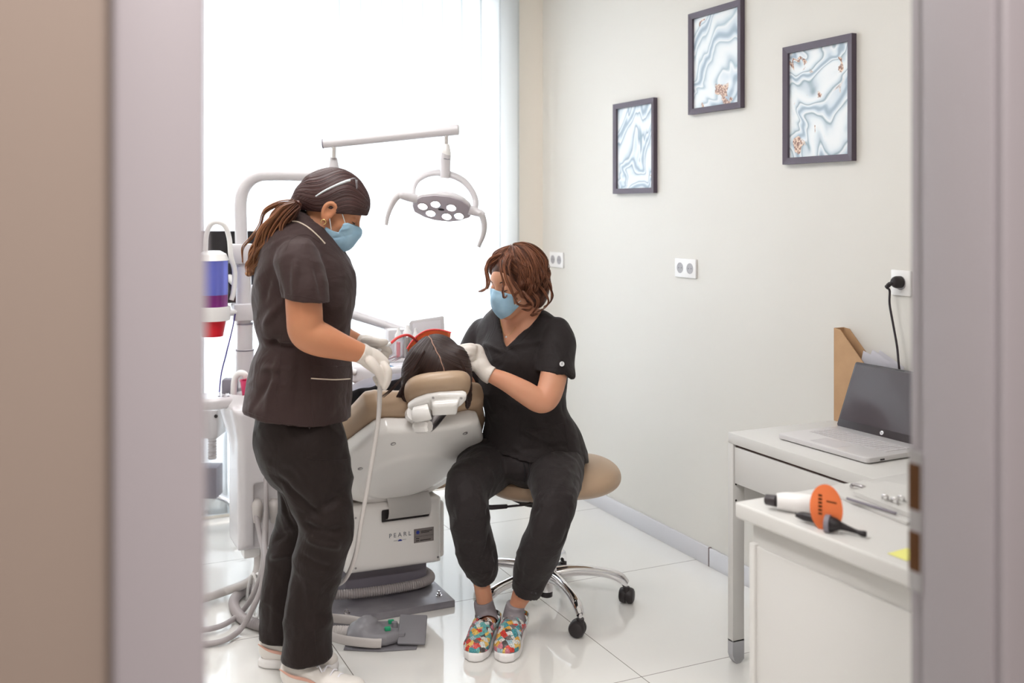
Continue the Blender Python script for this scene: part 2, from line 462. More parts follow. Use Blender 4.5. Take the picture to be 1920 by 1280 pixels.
        me.loops.add(fa.size); me.loops.foreach_set('vertex_index', fa.astype(np.int32).ravel()); me.polygons.add(len(fa))
        me.polygons.foreach_set('loop_start', np.arange(0, fa.size, 4, dtype=np.int32)); me.update(calc_edges=True); me.shade_smooth()
        if attr:
            for nm, fn in attr.items():
                at = me.attributes.new(nm, 'FLOAT', 'POINT'); at.data.foreach_set('value', fn(co).astype(np.float32))
        return me

def vnoise(co, scale, seed=0):
    """cheap smooth noise, vectorised"""
    r = np.random.RandomState(seed); o = np.zeros(len(co)); 
    for i in range(7):
        d = r.normal(size=3); d /= np.linalg.norm(d); f = scale * r.uniform(0.7, 1.6); o += np.sin(co @ d * f + r.uniform(0, 6.28) + 1.5 * np.sin(co @ r.normal(size=3) * f * 0.5))
    return o / 4
def folds(lst, noise=None):
    """lst: (a, b, width, depth) fold lines in world space; negative depth is a valley"""
    def f(co, nr):
        d = np.zeros(len(co))
        for a, b, wd, dp in lst:
            a = np.array(a); b = np.array(b); ab = b - a; L2 = ab @ ab; t = (co - a) @ ab / L2; tc = np.clip(t, 0, 1)
            q = co - (a + tc[:, None] * ab); r2 = (q * q).sum(1)
            side = np.cross(q, ab / math.sqrt(L2)); sg = (side * nr).sum(1) / wd
            pr = np.exp(-r2 / (wd * wd)); tap = np.sin(np.pi * np.clip(tc * 0.96 + 0.02, 0, 1)) ** 0.5
            d += dp * tap * pr * (1 - 0.9 * sg)
        if noise:
            for sc, am, sd in noise: d += am * (vnoise(co, sc, sd) if sc > 0 else (.5 - np.minimum(np.abs(vnoise(co, -sc, sd)) * 2.2, 1.0)))
        return d
    return f
# ---------------------------------------------------------------- the room
XW, YW, XL, H = 2.51, 4.96, -1.3, 2.85           # right wall, window wall, left wall, ceiling
YN, YF = 0.82, 0.939                              # door wall: corridor face, room face
XO0, XO1 = 0.121, 0.985                           # door opening
struct('floor', box((-2.2, -1.4, -0.1), (XW + 0.2, YW + 0.2, 0)), 'floor_tile')
struct('ceiling', box((-2.2, -1.4, H), (XW + 0.2, YW + 0.2, H + 0.1)), 'ceiling_paint')
struct('wall_right', box((XW, -1.4, 0), (XW + 0.2, YW + 0.2, H)), 'wall_paint')
struct('wall_left', box((XL - 0.2, YF, 0), (XL, YW + 0.2, H)), 'wall_paint')
WX0, WX1 = -0.65, 2.231                           # window opening
struct('wall_back', boxes([((XL, YW, 0), (WX0, YW + 0.22, H)), ((WX1, YW, 0), (XW, YW + 0.22, H)), ((WX0, YW, 2.72), (WX1, YW + 0.22, H)), ((WX0, YW, 0), (WX1, YW + 0.22, 0.02))]), 'wall_paint_window')
YM = (YN + YF) / 2
for nm_, ya, yb, mm in (('wall_front', YM, YF, 'wall_paint'), ('wall_hall', YN, YM, 'corridor_paint')):
    struct(nm_, boxes([((XL - .9, ya, 0), (XO0 - .025, yb, H)), ((XO1 + .025, ya, 0), (XW, yb, H)), ((XO0 - .025, ya, 2.06), (XO1 + .025, yb, H))]), mm)
struct('wall_corridor', boxes([((-2.2, -1.5, 0), (XW, -1.4, H)), ((-2.3, -1.5, 0), (-2.2, YF, H))]), 'corridor_paint')
# window frame with mullions and panes outside the blind
wf = []
for x in (WX0, WX0 + 0.93, WX0 + 1.89, WX1 - 0.07): wf.append(((x, YW + .1, 0.06), (x + 0.07, YW + .17, 2.72)))
for z in (0.06, 2.65): wf.append(((WX0, YW + .1, z), (WX1, YW + .17, z + 0.07)))
wfr = struct('window_1', boxes(wf), 'window_frame_white')
for i in range(3):
    x = WX0 + 0.07 + i * 0.95
    link('pane', box((x, YW + .13, 0.13), (min(x + 0.9, WX1 - 0.07), YW + .136, 2.65)), 'glass_plain', wfr)
# baseboards, tile pieces with open joints
struct('baseboard_right', boxes([((XW - .014, 0.95, 0), (XW, 3.435, .076)), ((XW - .014, 3.441, 0), (XW, YW, .076))], 0.003), 'baseboard_tile')
struct('trim_1', box((XW - .0125, 3.434, 0), (XW - .001, 3.442, .077)), 'joint_dark')
struct('baseboard_back', box((WX1, YW - .014, 0), (XW - .015, YW, .076), bev=.003), 'baseboard_tile')
# door lining: jambs, stops, casings on the corridor face
def door_jamb(x_face, sgn, n):
    bm = bmesh.new()
    a, b = x_face, x_face + sgn * 0.03
    add_box(bm, (min(a, b), YN, 0), (max(a, b), YF - .018, 2.06), bev=.002)                                # stop face of the lining
    a2 = x_face + sgn * 0.013
    add_box(bm, (min(a2, b), YF - .018, 0), (max(a2, b), YF + .012, 2.06), bev=.002)
    return struct(n, mesh_of(bm, True), 'door_trim_paint')
j1 = door_jamb(XO1, 1, 'trim_2'); j2 = door_jamb(XO0, -1, 'trim_3')
def casing(x0, x1, n):
    x0, x1 = min(x0, x1), max(x0, x1)
    bm = bmesh.new(); add_box(bm, (x0, YN - .014, 0), (x1, YN + .002, 2.13), bev=.005, seg=3)
    return struct(n, mesh_of(bm, True), 'door_trim_paint')
casing(XO1 + .006, XO1 + .085, 'trim_4'); casing(XO0 - .068, XO0 - .0, 'trim_5')
struct('trim_6', box((XO0 - .068, YN - .014, 2.06), (XO1 + .085, YN + .002, 2.13), bev=.004), 'door_trim_paint')
# strike plate in the right jamb
zc = lambda py, Z=1.30: CAM_H + (HOR - py) / F * Z
sp = thing('strike_plate', 'steel door strike plate with two latch openings set in the right door jamb', 'strike plate', (XO1 + .013, YF - .005, zc(965)))
xs = XO1 + 0.0125
zz = [zc(v) for v in (1095, 1058, 985, 945, 915, 860, 835)]
bm = bmesh.new()
add_box(bm, (xs - .002, YF - .0185, zz[0]), (xs + .001, YF + .0125, zz[-1]), bev=.0008)
add_box(bm, (XO1 - .001, YF - .0195, zz[0]), (xs, YF - .0165, zz[-1]), bev=.0006)
link('plate', mesh_of(bm), 'steel', sp)
for z0, z1 in ((zz[1], zz[2]), (zz[3], zz[5])):
    link('latch_hole', box((xs - .0026, YF - .012, z0), (xs - .001, YF + .0125, z1)), 'brass_dark', sp)
# ---------------------------------------------------------------- vertical blind
vb = thing('vertical_blind', 'white translucent vertical blind with long fabric slats covering the tall window', 'blind', (0.8, YW - .05, 0))
link('headrail', box((WX0 - .03, YW - .075, 2.74), (WX1 + .0, YW - .025, 2.79), bev=.004), 'blind_metal', vb)
slat0 = None; nsl = 27; pitch = .108
for i in range(nsl):
    x = 0.828 - .108 * 13 + i * pitch + .045
    if slat0 is None:
        bm = bmesh.new(); m = 8; ww = .127; prev = None; a = R(-7)
        pts = []
        for k in range(m + 1):
            u = (k / m - .5) * ww; t = .008 * (1 - (2 * k / m - 1) ** 2); pts.append((u * math.cos(a) + t * math.sin(a), u * math.sin(a) - t * math.cos(a)))
        def ring(z): return [bm.verts.new((x + p[0], YW - .05 + p[1], z)) for p in pts]
        r0, r1 = ring(.035), ring(2.74)
        for k in range(m): bm.faces.new((r0[k], r0[k + 1], r1[k + 1], r1[k]))
        me = mesh_of(bm); me.shade_smooth()
        slat0 = link('slat', me, 'blind_fabric', vb); x_first = x
        wt = link('bottom_weight', box((x - .055, YW - .054, .03), (x + .055, YW - .046, .06)), 'blind_fabric', slat0)
        sol = slat0.modifiers.new('thickness', 'SOLIDIFY'); sol.thickness = .0006
        sl_w = wt
    else:
        o = slat0.copy(); COL.objects.link(o); o.parent = vb; o.location.x = slat0.location.x + (x - x_first)
        d = sl_w.copy(); COL.objects.link(d); d.parent = o
# ---------------------------------------------------------------- marble prints
def art_mat(name, seed, copper, blue):
    def fn(nt, b):
        L = nt.links.new; N = nt.nodes.new
        g = N('ShaderNodeTexCoord'); mp = N('ShaderNodeMapping'); mp.inputs['Location'].default_value = (seed, seed * 1.7, seed * .6)
        L(g.outputs['Object'], mp.inputs[0])
        n1 = N('ShaderNodeTexNoise'); n1.inputs['Scale'].default_value = 3.2; n1.inputs['Detail'].default_value = 2; n1.inputs['Distortion'].default_value = 1.4
        L(mp.outputs[0], n1.inputs['Vector'])
        mx = N('ShaderNodeMix'); mx.data_type = 'VECTOR'; mx.inputs['Factor'].default_value = .2
        L(mp.outputs[0], mx.inputs[4]); L(n1.outputs['Color'], mx.inputs[5])
        wv = N('ShaderNodeTexWave'); wv.wave_type = 'BANDS'; wv.bands_direction = 'DIAGONAL'; wv.inputs['Scale'].default_value = 3.6; wv.inputs['Distortion'].default_value = 7; wv.inputs['Detail'].default_value = 2.5; wv.inputs['Detail Scale'].default_value = .8
        L(mx.outputs[1], wv.inputs['Vector'])
        r = N('ShaderNodeValToRGB'); cr = r.color_ramp
        for p, c_ in ((.2, '#dfe6ea'), (.42, '#c3ced6'), (.55, blue), (.7, '#e8ebee'), (.9, '#cfdae2')):
            e = cr.elements.new(p); e.color = srgb(c_)
        cr.elements[0].color = srgb('#e9ecee'); cr.elements[-1].color = srgb('#9fb0bf')
        L(wv.outputs['Fac'], r.inputs[0])
        n2 = N('ShaderNodeTexNoise'); n2.inputs['Scale'].default_value = 9; n2.inputs['Detail'].default_value = 4; n2.inputs['Distortion'].default_value = 1.2
        L(mx.outputs[1], n2.inputs['Vector'])
        r2 = N('ShaderNodeValToRGB'); r2.color_ramp.elements[0].position = copper; r2.color_ramp.elements[1].position = copper + .035
        L(n2.outputs['Fac'], r2.inputs[0])
        n3 = N('ShaderNodeTexNoise'); n3.inputs['Scale'].default_value = 150; L(mp.outputs[0], n3.inputs['Vector'])
        r3 = N('ShaderNodeValToRGB'); r3.color_ramp.elements[0].color = srgb('#8f6a60'); r3.color_ramp.elements[1].color = srgb('#e8cdb8'); r3.color_ramp.elements[0].position = .42; r3.color_ramp.elements[1].position = .6
        L(n3.outputs['Fac'], r3.inputs[0])
        m2 = N('ShaderNodeMix'); m2.data_type = 'RGBA'; L(r2.outputs[0], m2.inputs[0]); L(r.outputs[0], m2.inputs[6]); L(r3.outputs[0], m2.inputs[7])
        L(m2.outputs[2], b.inputs['Base Color'])
    mat(name, rough=.4, fn=fn)
art_mat('marble_a', 3.1, .64, '#8ea3b4'); art_mat('marble_b', 7.6, .635, '#a9bcc6'); art_mat('marble_c', 12.3, .60, '#8fa3ae')
def picture(yc, z0, z1, label, am):
    wd = .35; zc_ = (z0 + z1) / 2
    t = thing('picture_frame', label, 'picture', (XW - .012, yc, zc_), 'three dark framed marble prints on the right wall')
    b = .024; d = .022; bm = bmesh.new()
    y0, y1 = yc - wd / 2, yc + wd / 2
    # mitred moulding: four sloped bars
    out = [(y0, z0), (y1, z0), (y1, z1), (y0, z1)]; inn = [(y0 + b, z0 + b), (y1 - b, z0 + b), (y1 - b, z1 - b), (y0 + b, z1 - b)]
    for i in range(4):
        j = (i + 1) % 4; a0, a1, b0, b1 = out[i], out[j], inn[i], inn[j]
        P = [(XW - .001, a0), (XW - d, a0), (XW - d + .004, b0), (XW - .008, b0), (XW - .001, a1), (XW - d, a1), (XW - d + .004, b1), (XW - .008, b1)]
        v = [bm.verts.new((p[0], p[1][0], p[1][1])) for p in P]
        bm.faces.new((v[0], v[1], v[5], v[4])); bm.faces.new((v[1], v[2], v[6], v[5])); bm.faces.new((v[2], v[3], v[7], v[6]))
        bm.faces.new((v[0], v[4], v[7], v[3]))
    link('frame', mesh_of(bm), 'frame_purple', t)
    link('print', box((XW - .0085, y0 + b * .9, z0 + b * .9), (XW - .0015, y1 - b * .9, z1 - b * .9)), am, t)
    return t
picture(4.01, 1.527, 1.95, 'dark framed marble print hanging lowest and nearest the window corner', 'marble_a')
picture(3.396, 1.85, 2.271, 'dark framed marble print hanging highest, with a round swirl', 'marble_b')
picture(2.80, 1.619, 2.047, 'dark framed marble print with copper patches, hanging above the desk side', 'marble_c')
# ---------------------------------------------------------------- sockets
def socket(yc, zc_, label, n=2):
    t = thing('wall_socket', label, 'socket', (XW, yc, zc_), 'white sockets on the right wall')
    hw = .0405 if n == 1 else .0765
    link('plate', box((XW - .009, yc - hw, zc_ - .0405), (XW, yc + hw, zc_ + .0405), bev=.003), 'white_plastic', t)
    for k in range(n):
        y = yc + (0 if n == 1 else (-.036 + .072 * k))
        M = basis((XW - .009, y, zc_), *frame_from((-1, 0, 0), (0, 1, 0)))
        bm = bmesh.new(); add_lathe(bm, [(.0225, -.001), (.0225, .0012), (.0205, .0012), (.0200, .0004), (0, .0004)], M, 28)
        rc = link('receptacle', mesh_of(bm, True), 'socket_grey', t)
        for s in (-1, 1):
            link('pin_hole', lathe([(.0024, 0), (.0024, .0005), (0, .0005)], (XW - .0093, y + s * .0095, zc_), (-1, 0, 0), 10), 'black_plastic', rc)
    return t
socket(4.79, 1.188, 'white double wall socket near the window corner, beside the curly-haired person')
socket(3.612, 1.206, 'white double wall socket in the middle of the right wall below the pictures')
s3 = socket(2.425, 1.222, 'white wall socket holding a black plug above the desk', 1)
pc = thing('power_cord', 'black power cord plugged in the wall socket, hanging down behind the laptop', 'power cord', (XW - .02, 2.425, 1.22))
link('plug', lathe([(0, -.004), (.019, -.004), (.0195, .014), (.017, .022), (.012, .028), (0, .03)], (XW - .012, 2.425, 1.225), (-1, 0, 0), 24), 'black_plastic', pc)
link('strain_relief', corrugated([(XW - .034, 2.425, 1.224), (XW - .043, 2.437, 1.218), (XW - .046, 2.447, 1.207)], .0078, .006, 12, 4), 'black_plastic', pc)
def wallpt(px, py, x):
    a = math.atan((px - 960) / F) + YAW; y = x / math.tan(a); Z = x * fw.x + y * fw.y
    return Vector((x, y, CAM_H + (HOR - py) / F * Z))
link('cord', tube([(XW - .046, 2.447, 1.207), wallpt(1668, 545, XW - .04), wallpt(1668, 570, XW - .04), wallpt(1675, 610, XW - .04), wallpt(1682, 650, XW - .04), wallpt(1686, 690, XW - .04), wallpt(1694, 740, XW - .03), (XW - .03, 2.40, .745)], .0036, 10, 6), 'black_cable', pc)
# ---------------------------------------------------------------- writing desk on the right wall
DX0, DX1, DY0, DY1, DH = 2.03, XW - .018, 1.92, 2.692, .739
dk = thing('writing_desk', 'white writing desk with a wide drawer, carrying the open laptop', 'desk', (2.27, 2.2, 0))
link('desktop', box((DX0, DY0, DH - .034), (DX1, DY1, DH), bev=.002), 'desk_white', dk)
link('end_panel', boxes([((DX0, DY1 - .026, .07), (DX0 + .045, DY1, DH - .034)), ((DX1 - .045, DY1 - .026, .03), (DX1, DY1, DH - .034)), ((DX0 + .045, DY1 - .026, DH - .235), (DX1 - .045, DY1, DH - .034))], .001), 'desk_white', dk)
# curved foot of the front post
link('foot', prism([(DX0, .075), (DX0, .03), (DX0 + .006, .012), (DX0 + .016, 0), (DX0 + .03, 0), (DX0 + .045, .012), (DX0 + .045, .075)], basis((0, DY1 - .026, 0), (1, 0, 0), (0, 0, 1), (0, -1, 0)), -.026, 0), 'lacquer_grey', dk)
link('end_panel', boxes([((DX0, DY0, .0), (DX0 + .045, DY0 + .026, DH - .034)), ((DX1 - .045, DY0, 0), (DX1, DY0 + .026, DH - .034)), ((DX0 + .045, DY0, DH - .235), (DX1 - .045, DY0 + .026, DH - .034))], .001), 'desk_white', dk)
dr = link('drawer', boxes([((DX0 + .004, DY0 + .03, DH - .158), (DX0 + .02, DY1 - .03, DH - .0425)), ((DX0 + .02, DY0 + .05, DH - .15), (DX1 - .06, DY1 - .04, DH - .07))], .001), 'desk_white', dk)
link('shadow_gap', box((DX0 + .012, DY0 + .027, DH - .045), (DX0 + .03, DY1 - .027, DH - .034)), 'dark_gap', dk)
link('back_panel', box((DX1 - .03, DY0 + .026, .30), (DX1 - .014, DY1 - .026, DH - .034)), 'desk_inside', dk)
for z in (DH - .163, DH - .235 + .02, ):
    link('screw_cap', lathe([(.0035, 0), (.0035, .001), (0, .001)], (DX0 + .012, DY1 - .026, z), (0, -1, 0), 10), 'screw_dark', dk)
for z in (DH - .2, DH - .222):
    link('screw_cap', lathe([(.0035, 0), (.0035, .001), (0, .001)], (DX0 + .19, DY1 - .026, z), (0, -1, 0), 10), 'screw_dark', dk)
# ---------------------------------------------------------------- laptop
lp = thing('laptop', 'silver laptop open on the white desk, dark screen switched off', 'laptop', (2.24, 2.36, DH))
c0 = Vector((2.108, 2.545, DH + .002)); c1 = Vector((2.125, 2.17, DH + .002)); hx = (c1 - c0).normalized(); hy = Vector((-hx.y, hx.x, 0)); 
if hy.x < 0: hy = -hy
Lw, Ld = .365, .262
ML = basis(c0, hx, hy, (0, 0, 1)) if hx.cross(hy).z > 0 else basis(c0, hx, hy, (0, 0, 1))
def rrect(x0, y0, x1, y1, r, n=5):
    o = []
    for cx, cy, a0 in ((x1 - r, y1 - r, 0), (x0 + r, y1 - r, 90), (x0 + r, y0 + r, 180), (x1 - r, y0 + r, 270)):
        for k in range(n + 1):
            a = R(a0 + 90 * k / n); o.append((cx + r * math.cos(a), cy + r * math.sin(a)))
    return o
link('base', prism(rrect(0, 0, Lw, Ld, .012), ML, .001, .016, .003), 'laptop_silver', lp)
bm = bmesh.new()
for r_ in range(5):
    for c_ in range(15):
        x = .03 + c_ * .0205; y = .105 + r_ * .0205
        for v in add_box(bm, (x, y, .0158), (x + .0175, y + .0175, .0172)): v.co = ML @ v.co
link('keyboard', mesh_of(bm), 'laptop_key', lp)
link('touchpad', prism(rrect(.12, .018, .23, .088, .004), ML, .0155, .0164), 'laptop_key', lp)
link('port', prism(rrect(-.001, .05, .002, .066, .0005), basis(c0 + hx * Lw, hx, hy, (0, 0, 1)), .005, .009), 'black_plastic', lp)
hp = c0 + hy * (Ld - .012) + Vector((0, 0, .016)); tilt = R(23)
sd = (hy * math.sin(tilt) + Vector((0, 0, math.cos(tilt)))).normalized(); sn = hx.cross(sd)
if sn.dot(hy) > 0: sn = -sn
MS = basis(hp, hx, sd, sn)
scr = link('screen_lid', prism(rrect(0, 0, Lw, .218, .008), MS, -.007, -.001, .001), 'laptop_bezel', lp)
link('display', prism(rrect(.007, .024, Lw - .007, .210, .002), MS, -.0012, -.0003), 'laptop_screen', scr)
link('logo', prism([(Lw * .5 + .0065 * math.cos(a * math.pi / 12), .012 + .0065 * math.sin(a * math.pi / 12)) for a in range(24)], MS, -.001, -.0002), 'white_mark', scr)
link('logo_letters', text_mesh('hp', .009, MS @ Matrix.Translation((Lw * .5, .0122, 0)), .0002), 'logo_grey', scr)
link('camera_dot', prism(rrect(Lw * .45, .2125, Lw * .55, .2155, .001), MS, -.001, -.0005), 'black_plastic', scr)
# ---------------------------------------------------------------- magazine file with papers
mf = thing('magazine_file', 'brown cardboard magazine file standing at the back of the desk behind the laptop', 'magazine file', (2.475, 2.56, DH))
x0, x1, y1_, y0_ = 2.464, 2.508, 2.683, 2.455; z0 = DH + .001; zt = DH + .315
side = [(y1_, z0), (y1_, zt), (y1_ - .028, zt - .003), (y0_, z0 + .13), (y0_, z0)]
bm = bmesh.new(); th = .003
def panel(x):
    a = [bm.verts.new((x, p[0], p[1])) for p in side]; b = [bm.verts.new((x + th, p[0], p[1])) for p in side]
    bm.faces.new(a); bm.faces.new(b[::-1])
    for i in range(5): bm.faces.new((a[i], a[(i + 1) % 5], b[(i + 1) % 5], b[i]))
panel(x0); panel(x1 - th)
add_box(bm, (x0, y1_ - th, z0), (x1, y1_, zt)); add_box(bm, (x0, y0_, z0), (x1, y0_ + th, z0 + .13)); add_box(bm, (x0, y0_, z0), (x1, y1_, z0 + th))
link('file_box', mesh_of(bm), 'cardboard', mf)
pb = thing('paper_bundle', 'loose white papers sticking out of the cardboard magazine file', 'papers', (2.45, 2.5, DH + .02))
for k, (dx, dy, rz) in enumerate(((0, 0, 0), (.006, -.012, 4), (.012, .006, -3), (.018, -.02, 6), (.024, -.004, 2))):
    M = Matrix.Translation((x0 + .009 + dx, 2.475 + dy, DH + .008)) @ Matrix.Rotation(R(16 + rz), 4, 'X')
    bm = bmesh.new(); n = 10; rows = []
    for i in range(n + 1):
        rows.append([bm.verts.new(M @ Vector((.003 * math.sin(i * .5 + k) * (i / n), .03 + j * .016, .0 + i * .0215))) for j in range(8)])
    for i in range(n):
        for j in range(7): bm.faces.new((rows[i][j], rows[i][j + 1], rows[i + 1][j + 1], rows[i + 1][j]))
    bmesh.ops.solidify(bm, geom=bm.faces[:], thickness=.0008)
    link('sheet', mesh_of(bm), 'paper', pb)
# ---------------------------------------------------------------- near cabinet with its items
CT = .80
MC = Matrix.Translation(G(1377, 940, CT) - Vector((0, 0, CT))) @ Matrix.Rotation(R(2.5), 4, 'Z')   # local: x to the wall, -y towards the camera
cb = thing('side_cabinet', 'white cabinet in the near right corner with a thick rounded worktop', 'cabinet', MC.to_translation())
cw, cl = 1.0, .80
link('worktop', box((0, -cl, CT - .036), (cw, 0, CT), MC, .006, 3), 'desk_white', cb)
link('carcass', box((.028, -cl + .02, .0), (cw - .01, -.03, CT - .036), MC, .002), 'desk_white', cb)
link('side_panel', box((.022, -cl + .02, .0), (.03, -.045, CT - .09), MC, .002), 'desk_white', cb)
link('corner_strip', box((.016, -.048, .0), (.034, -.030, CT - .085), MC, .003), 'desk_white', cb)
def onC(px, py, z=CT): return G(px, py, z)
# curing light: handle with cap, shield, dark light guide
cl_ = thing('curing_light', 'white dental curing light with black tip lying across the near cabinet top', 'curing light', onC(1530, 985))
a = onC(1437, 936, CT + .020); b = onC(1456, 939, CT + .021); c_ = onC(1548, 948, CT + .022)
link('end_cap', tube([a, b], [.0115, .0125], 20), 'laptop_bezel', cl_)
link('handle', tube([b, onC(1475, 940, CT + .021), onC(1510, 944, CT + .022), c_], [.0165, .020, .0215, .0175], 20, 6), 'white_plastic', cl_)
cg = thing('light_guide', 'black tapered light guide pushed through the orange shield, resting on the cabinet', 'light guide', onC(1560, 990))
z_ = CT + .014
link('guide_rod', tube([onC(1492, 965, z_), onC(1505, 967, z_), onC(1525, 972, z_), onC(1548, 978, z_)], [.004, .0085, .009, .0075], 14, 5), 'black_plastic', cg)
tipm = tube([onC(1556, 982, z_ + .002), onC(1566, 983, z_ + .003), onC(1580, 987, z_), onC(1605, 996, CT + .009), onC(1618, 1000, CT + .008), onC(1625, 1001, CT + .008)], [.0165, .0135, .0075, .0045, .006, .0055], 16, 5)
link('tip', tipm, 'black_plastic', cg)
link('collar', tube([onC(1548, 981, z_ + .002), onC(1557, 982.5, z_ + .002)], [.0185, .0185], 24), 'mid_grey_plastic', cg)
sh = thing('orange_shield', 'oval orange eye-protection shield standing upright around the light guide', 'shield', onC(1549, 985))
Zs = 2.10; pc_ = W(1549, 953, Zs)
ax1 = (rt * .80 - fw * .60).normalized(); nx = (fw * .80 + rt * .60).normalized(); 
Ms = basis(pc_, *frame_from(nx, ax1)) 
Ms = basis(pc_, ax1, Vector((0, 0, 1)), ax1.cross(Vector((0, 0, 1))))
ov = [(.0345 * math.cos(t * math.pi / 24), .0495 * math.sin(t * math.pi / 24)) for t in range(48)]
link('shield_plate', prism(ov, Ms, -.001, .001, .0004), 'orange_filter', sh)
for i in range(6):
    y = .023 - i * .0075
    link('printed_mark', prism([(-.016, y), (-.008, y), (-.008, y + .0045), (-.016, y + .0045)], Ms, .0011, .0014), 'brass_dark', sh)
link('printed_mark', prism([(.001, .014), (.022, .013), (.022, .016), (.001, .017)], Ms, .0011, .0014), 'brass_dark', sh)
# folders with clips on the cabinet
def sheet_on(name, corners, z, m, label, cat, t=.003, group=None):
    pts = [onC(x, y, CT) for x, y in corners]; bm = bmesh.new()
    a = [bm.verts.new((p.x, p.y, CT + z)) for p in pts]; b = [bm.verts.new((p.x, p.y, CT + z + t)) for p in pts]
    bm.faces.new(a[::-1]); bm.faces.new(b); n = len(a)
    for i in range(n): bm.faces.new((a[i], a[(i + 1) % n], b[(i + 1) % n], b[i]))
    c = sum(pts, Vector()) / n; o = link(name, mesh_of(bm), m); origin_to(o, (c.x, c.y, CT + z)); tag(o, label, cat, group); return o
def slab_thing(name, corners, z, m, label, cat, t=.003):
    pts = [onC(x, y, CT) for x, y in corners]; c = sum(pts, Vector()) / len(pts); th_ = thing(name, label, cat, (c.x, c.y, CT + z))
    bm = bmesh.new(); a = [bm.verts.new((p.x, p.y, CT + z)) for p in pts]; b = [bm.verts.new((p.x, p.y, CT + z + t)) for p in pts]
    bm.faces.new(a[::-1]); bm.faces.new(b); n = len(a)
    for i in range(n): bm.faces.new((a[i], a[(i + 1) % n], b[(i + 1) % n], b[i]))
    return th_, mesh_of(bm)
t1, me = slab_thing('clipboard', [(1545, 923), (1620, 905), (1760, 960), (1700, 985)], .001, 'paper', 'white clipboard with papers and a pen, farthest on the near cabinet', 'clipboard', .006)
link('board', me, 'desk_white', t1)
link('clip', tube([onC(1596, 912, CT + .012), onC(1600, 908, CT + .016), onC(1616, 912, CT + .016), onC(1624, 916, CT + .012)], .004, 10, 4), 'steel', t1)
t2, me = slab_thing('ring_binder', [(1600, 935), (1660, 915), (1800, 950), (1760, 1000)], .008, 'paper', 'white binder with shiny metal clips lying on the clipboard', 'binder', .010)
link('cover', me, 'desk_white', t2)
for x, y in ((1660, 930), (1678, 936), (1690, 932)):
    link('clip', tube([onC(x - 6, y + 3, CT + .018), onC(x - 5, y - 2, CT + .03), onC(x + 4, y, CT + .03), onC(x + 5, y + 6, CT + .018)], .0028, 8, 4), 'chrome', t2)
pen = thing('pen', 'thin grey pen lying beside the clipboard on the near cabinet', 'pen', onC(1620, 945))
pm = tube([onC(1588, 934, CT + .012), onC(1640, 950, CT + .012), onC(1680, 962, CT + .012)], .003, 10)
link('barrel', pm, 'mid_grey_plastic', pen)
sheet_on('sticky_note', [(1664, 1038), (1700, 1028), (1740, 1040), (1700, 1052)], .0005, 'yellow_note', 'yellow sticky note at the right edge of the near cabinet top', 'sticky note', .0006)
# ---------------------------------------------------------------- dental chair (patient end towards the window)
def xat(px, Y): return Y * math.tan(math.atan((px - 960) / F) + YAW)
def zat(py, X, Y): return CAM_H + (HOR - py) / F * (X * fw.x + Y * fw.y)
XC = 1.205
dc = thing('dental_chair', 'white and tan reclined dental chair on a steel floor plate, seen from behind its headrest', 'dental chair', (XC, 3.8, 0))
PX0, PX1, PY0 = .93, 1.403, 3.485
link('base_plate', box((PX0, PY0, 0), (PX1, 4.35, .025), bev=.002), 'plate_steel', dc)
for (px, py) in ((650, 1150), (823, 1116)):
    p = G(px, py, .025); b_ = link('bolt', lathe([(0, 0), (.012, 0), (.012, .002), (.004, .003), (.004, .018), (0, .019)], (p.x, p.y, .025), seg=16), 'chrome', dc)
    link('nut', lathe([(.0085, .002), (.0085, .009), (0, .009)], (p.x, p.y, .025), seg=6, sharp=20), 'chrome', b_)
link('lift_column', box((1.04, 3.66, .025), (1.36, 4.15, .17), bev=.01), 'mid_grey_plastic', dc)
HX0, HX1, HY0, HZ0, HZ1 = 1.02, 1.385, 3.56, .145, .385
f = Field((HX0 - .03, HY0 - .03, HZ0 - .03), (HX1 + .05, 4.15, HZ1 + .05), .006)
f.slab([(HX0, HZ0), (HX1, HZ0 - .006), (HX1 + .0, HZ1), (HX0, HZ1)], (0, HY0, 0), (1, 0, 0), (0, 0, 1), (0, 1, 0), 0, .52, .03)
f.slab([(1.15, .318), (1.335, .318), (1.335, .362), (1.15, .362)], (0, HY0, 0), (1, 0, 0), (0, 0, 1), (0, 1, 0), -.05, .03, .008, op='s')
hs = link('housing', f.mesh(), 'white_shell', dc, True)
link('side_cover', box((HX1 - .012, HY0 + .018, HZ0 + .01), (HX1 + .014, 4.02, HZ1 - .02), bev=.012, seg=4), 'white_shell', dc)
link('slot', box((1.148, HY0 + .012, .316), (1.337, HY0 + .034, .364)), 'black_plastic', dc)
for (x, z) in ((HX0 + .03, .17), (HX0 + .03, .35), (HX1 - .02, .165)):
    link('screw', lathe([(.004, 0), (.004, .001), (0, .0012)], (x, HY0, z), (0, -1, 0), 12), 'steel', dc)
My = lambda x, z, y=HY0 - .0006: basis((x, y, z), (1, 0, 0), (0, 0, 1), (0, -1, 0))
link('lettering', text_mesh('PEARL', .022, My(xat(750, HY0), zat(1002, 1.22, HY0)), .0004, 1.55), 'logo_grey', dc)
sx, sz = xat(750, HY0), zat(1012, 1.22, HY0) + .001
link('emblem', prism([(.008 * math.cos(math.pi * k / 12), .006 * math.sin(math.pi * k / 12)) for k in range(13)], My(sx, sz - .004), -.0003, .0008), 'logo_blue', dc)
link('emblem_line', boxes([((sx - .024, HY0 - .001, sz - .0012), (sx - .009, HY0, sz - .0004)), ((sx + .009, HY0 - .001, sz - .0012), (sx + .024, HY0, sz - .0004))]), 'logo_grey', dc)
nx0, nx1 = xat(776, HY0), xat(813, HY0); nz0, nz1 = zat(1016, 1.3, HY0), zat(990, 1.3, HY0)
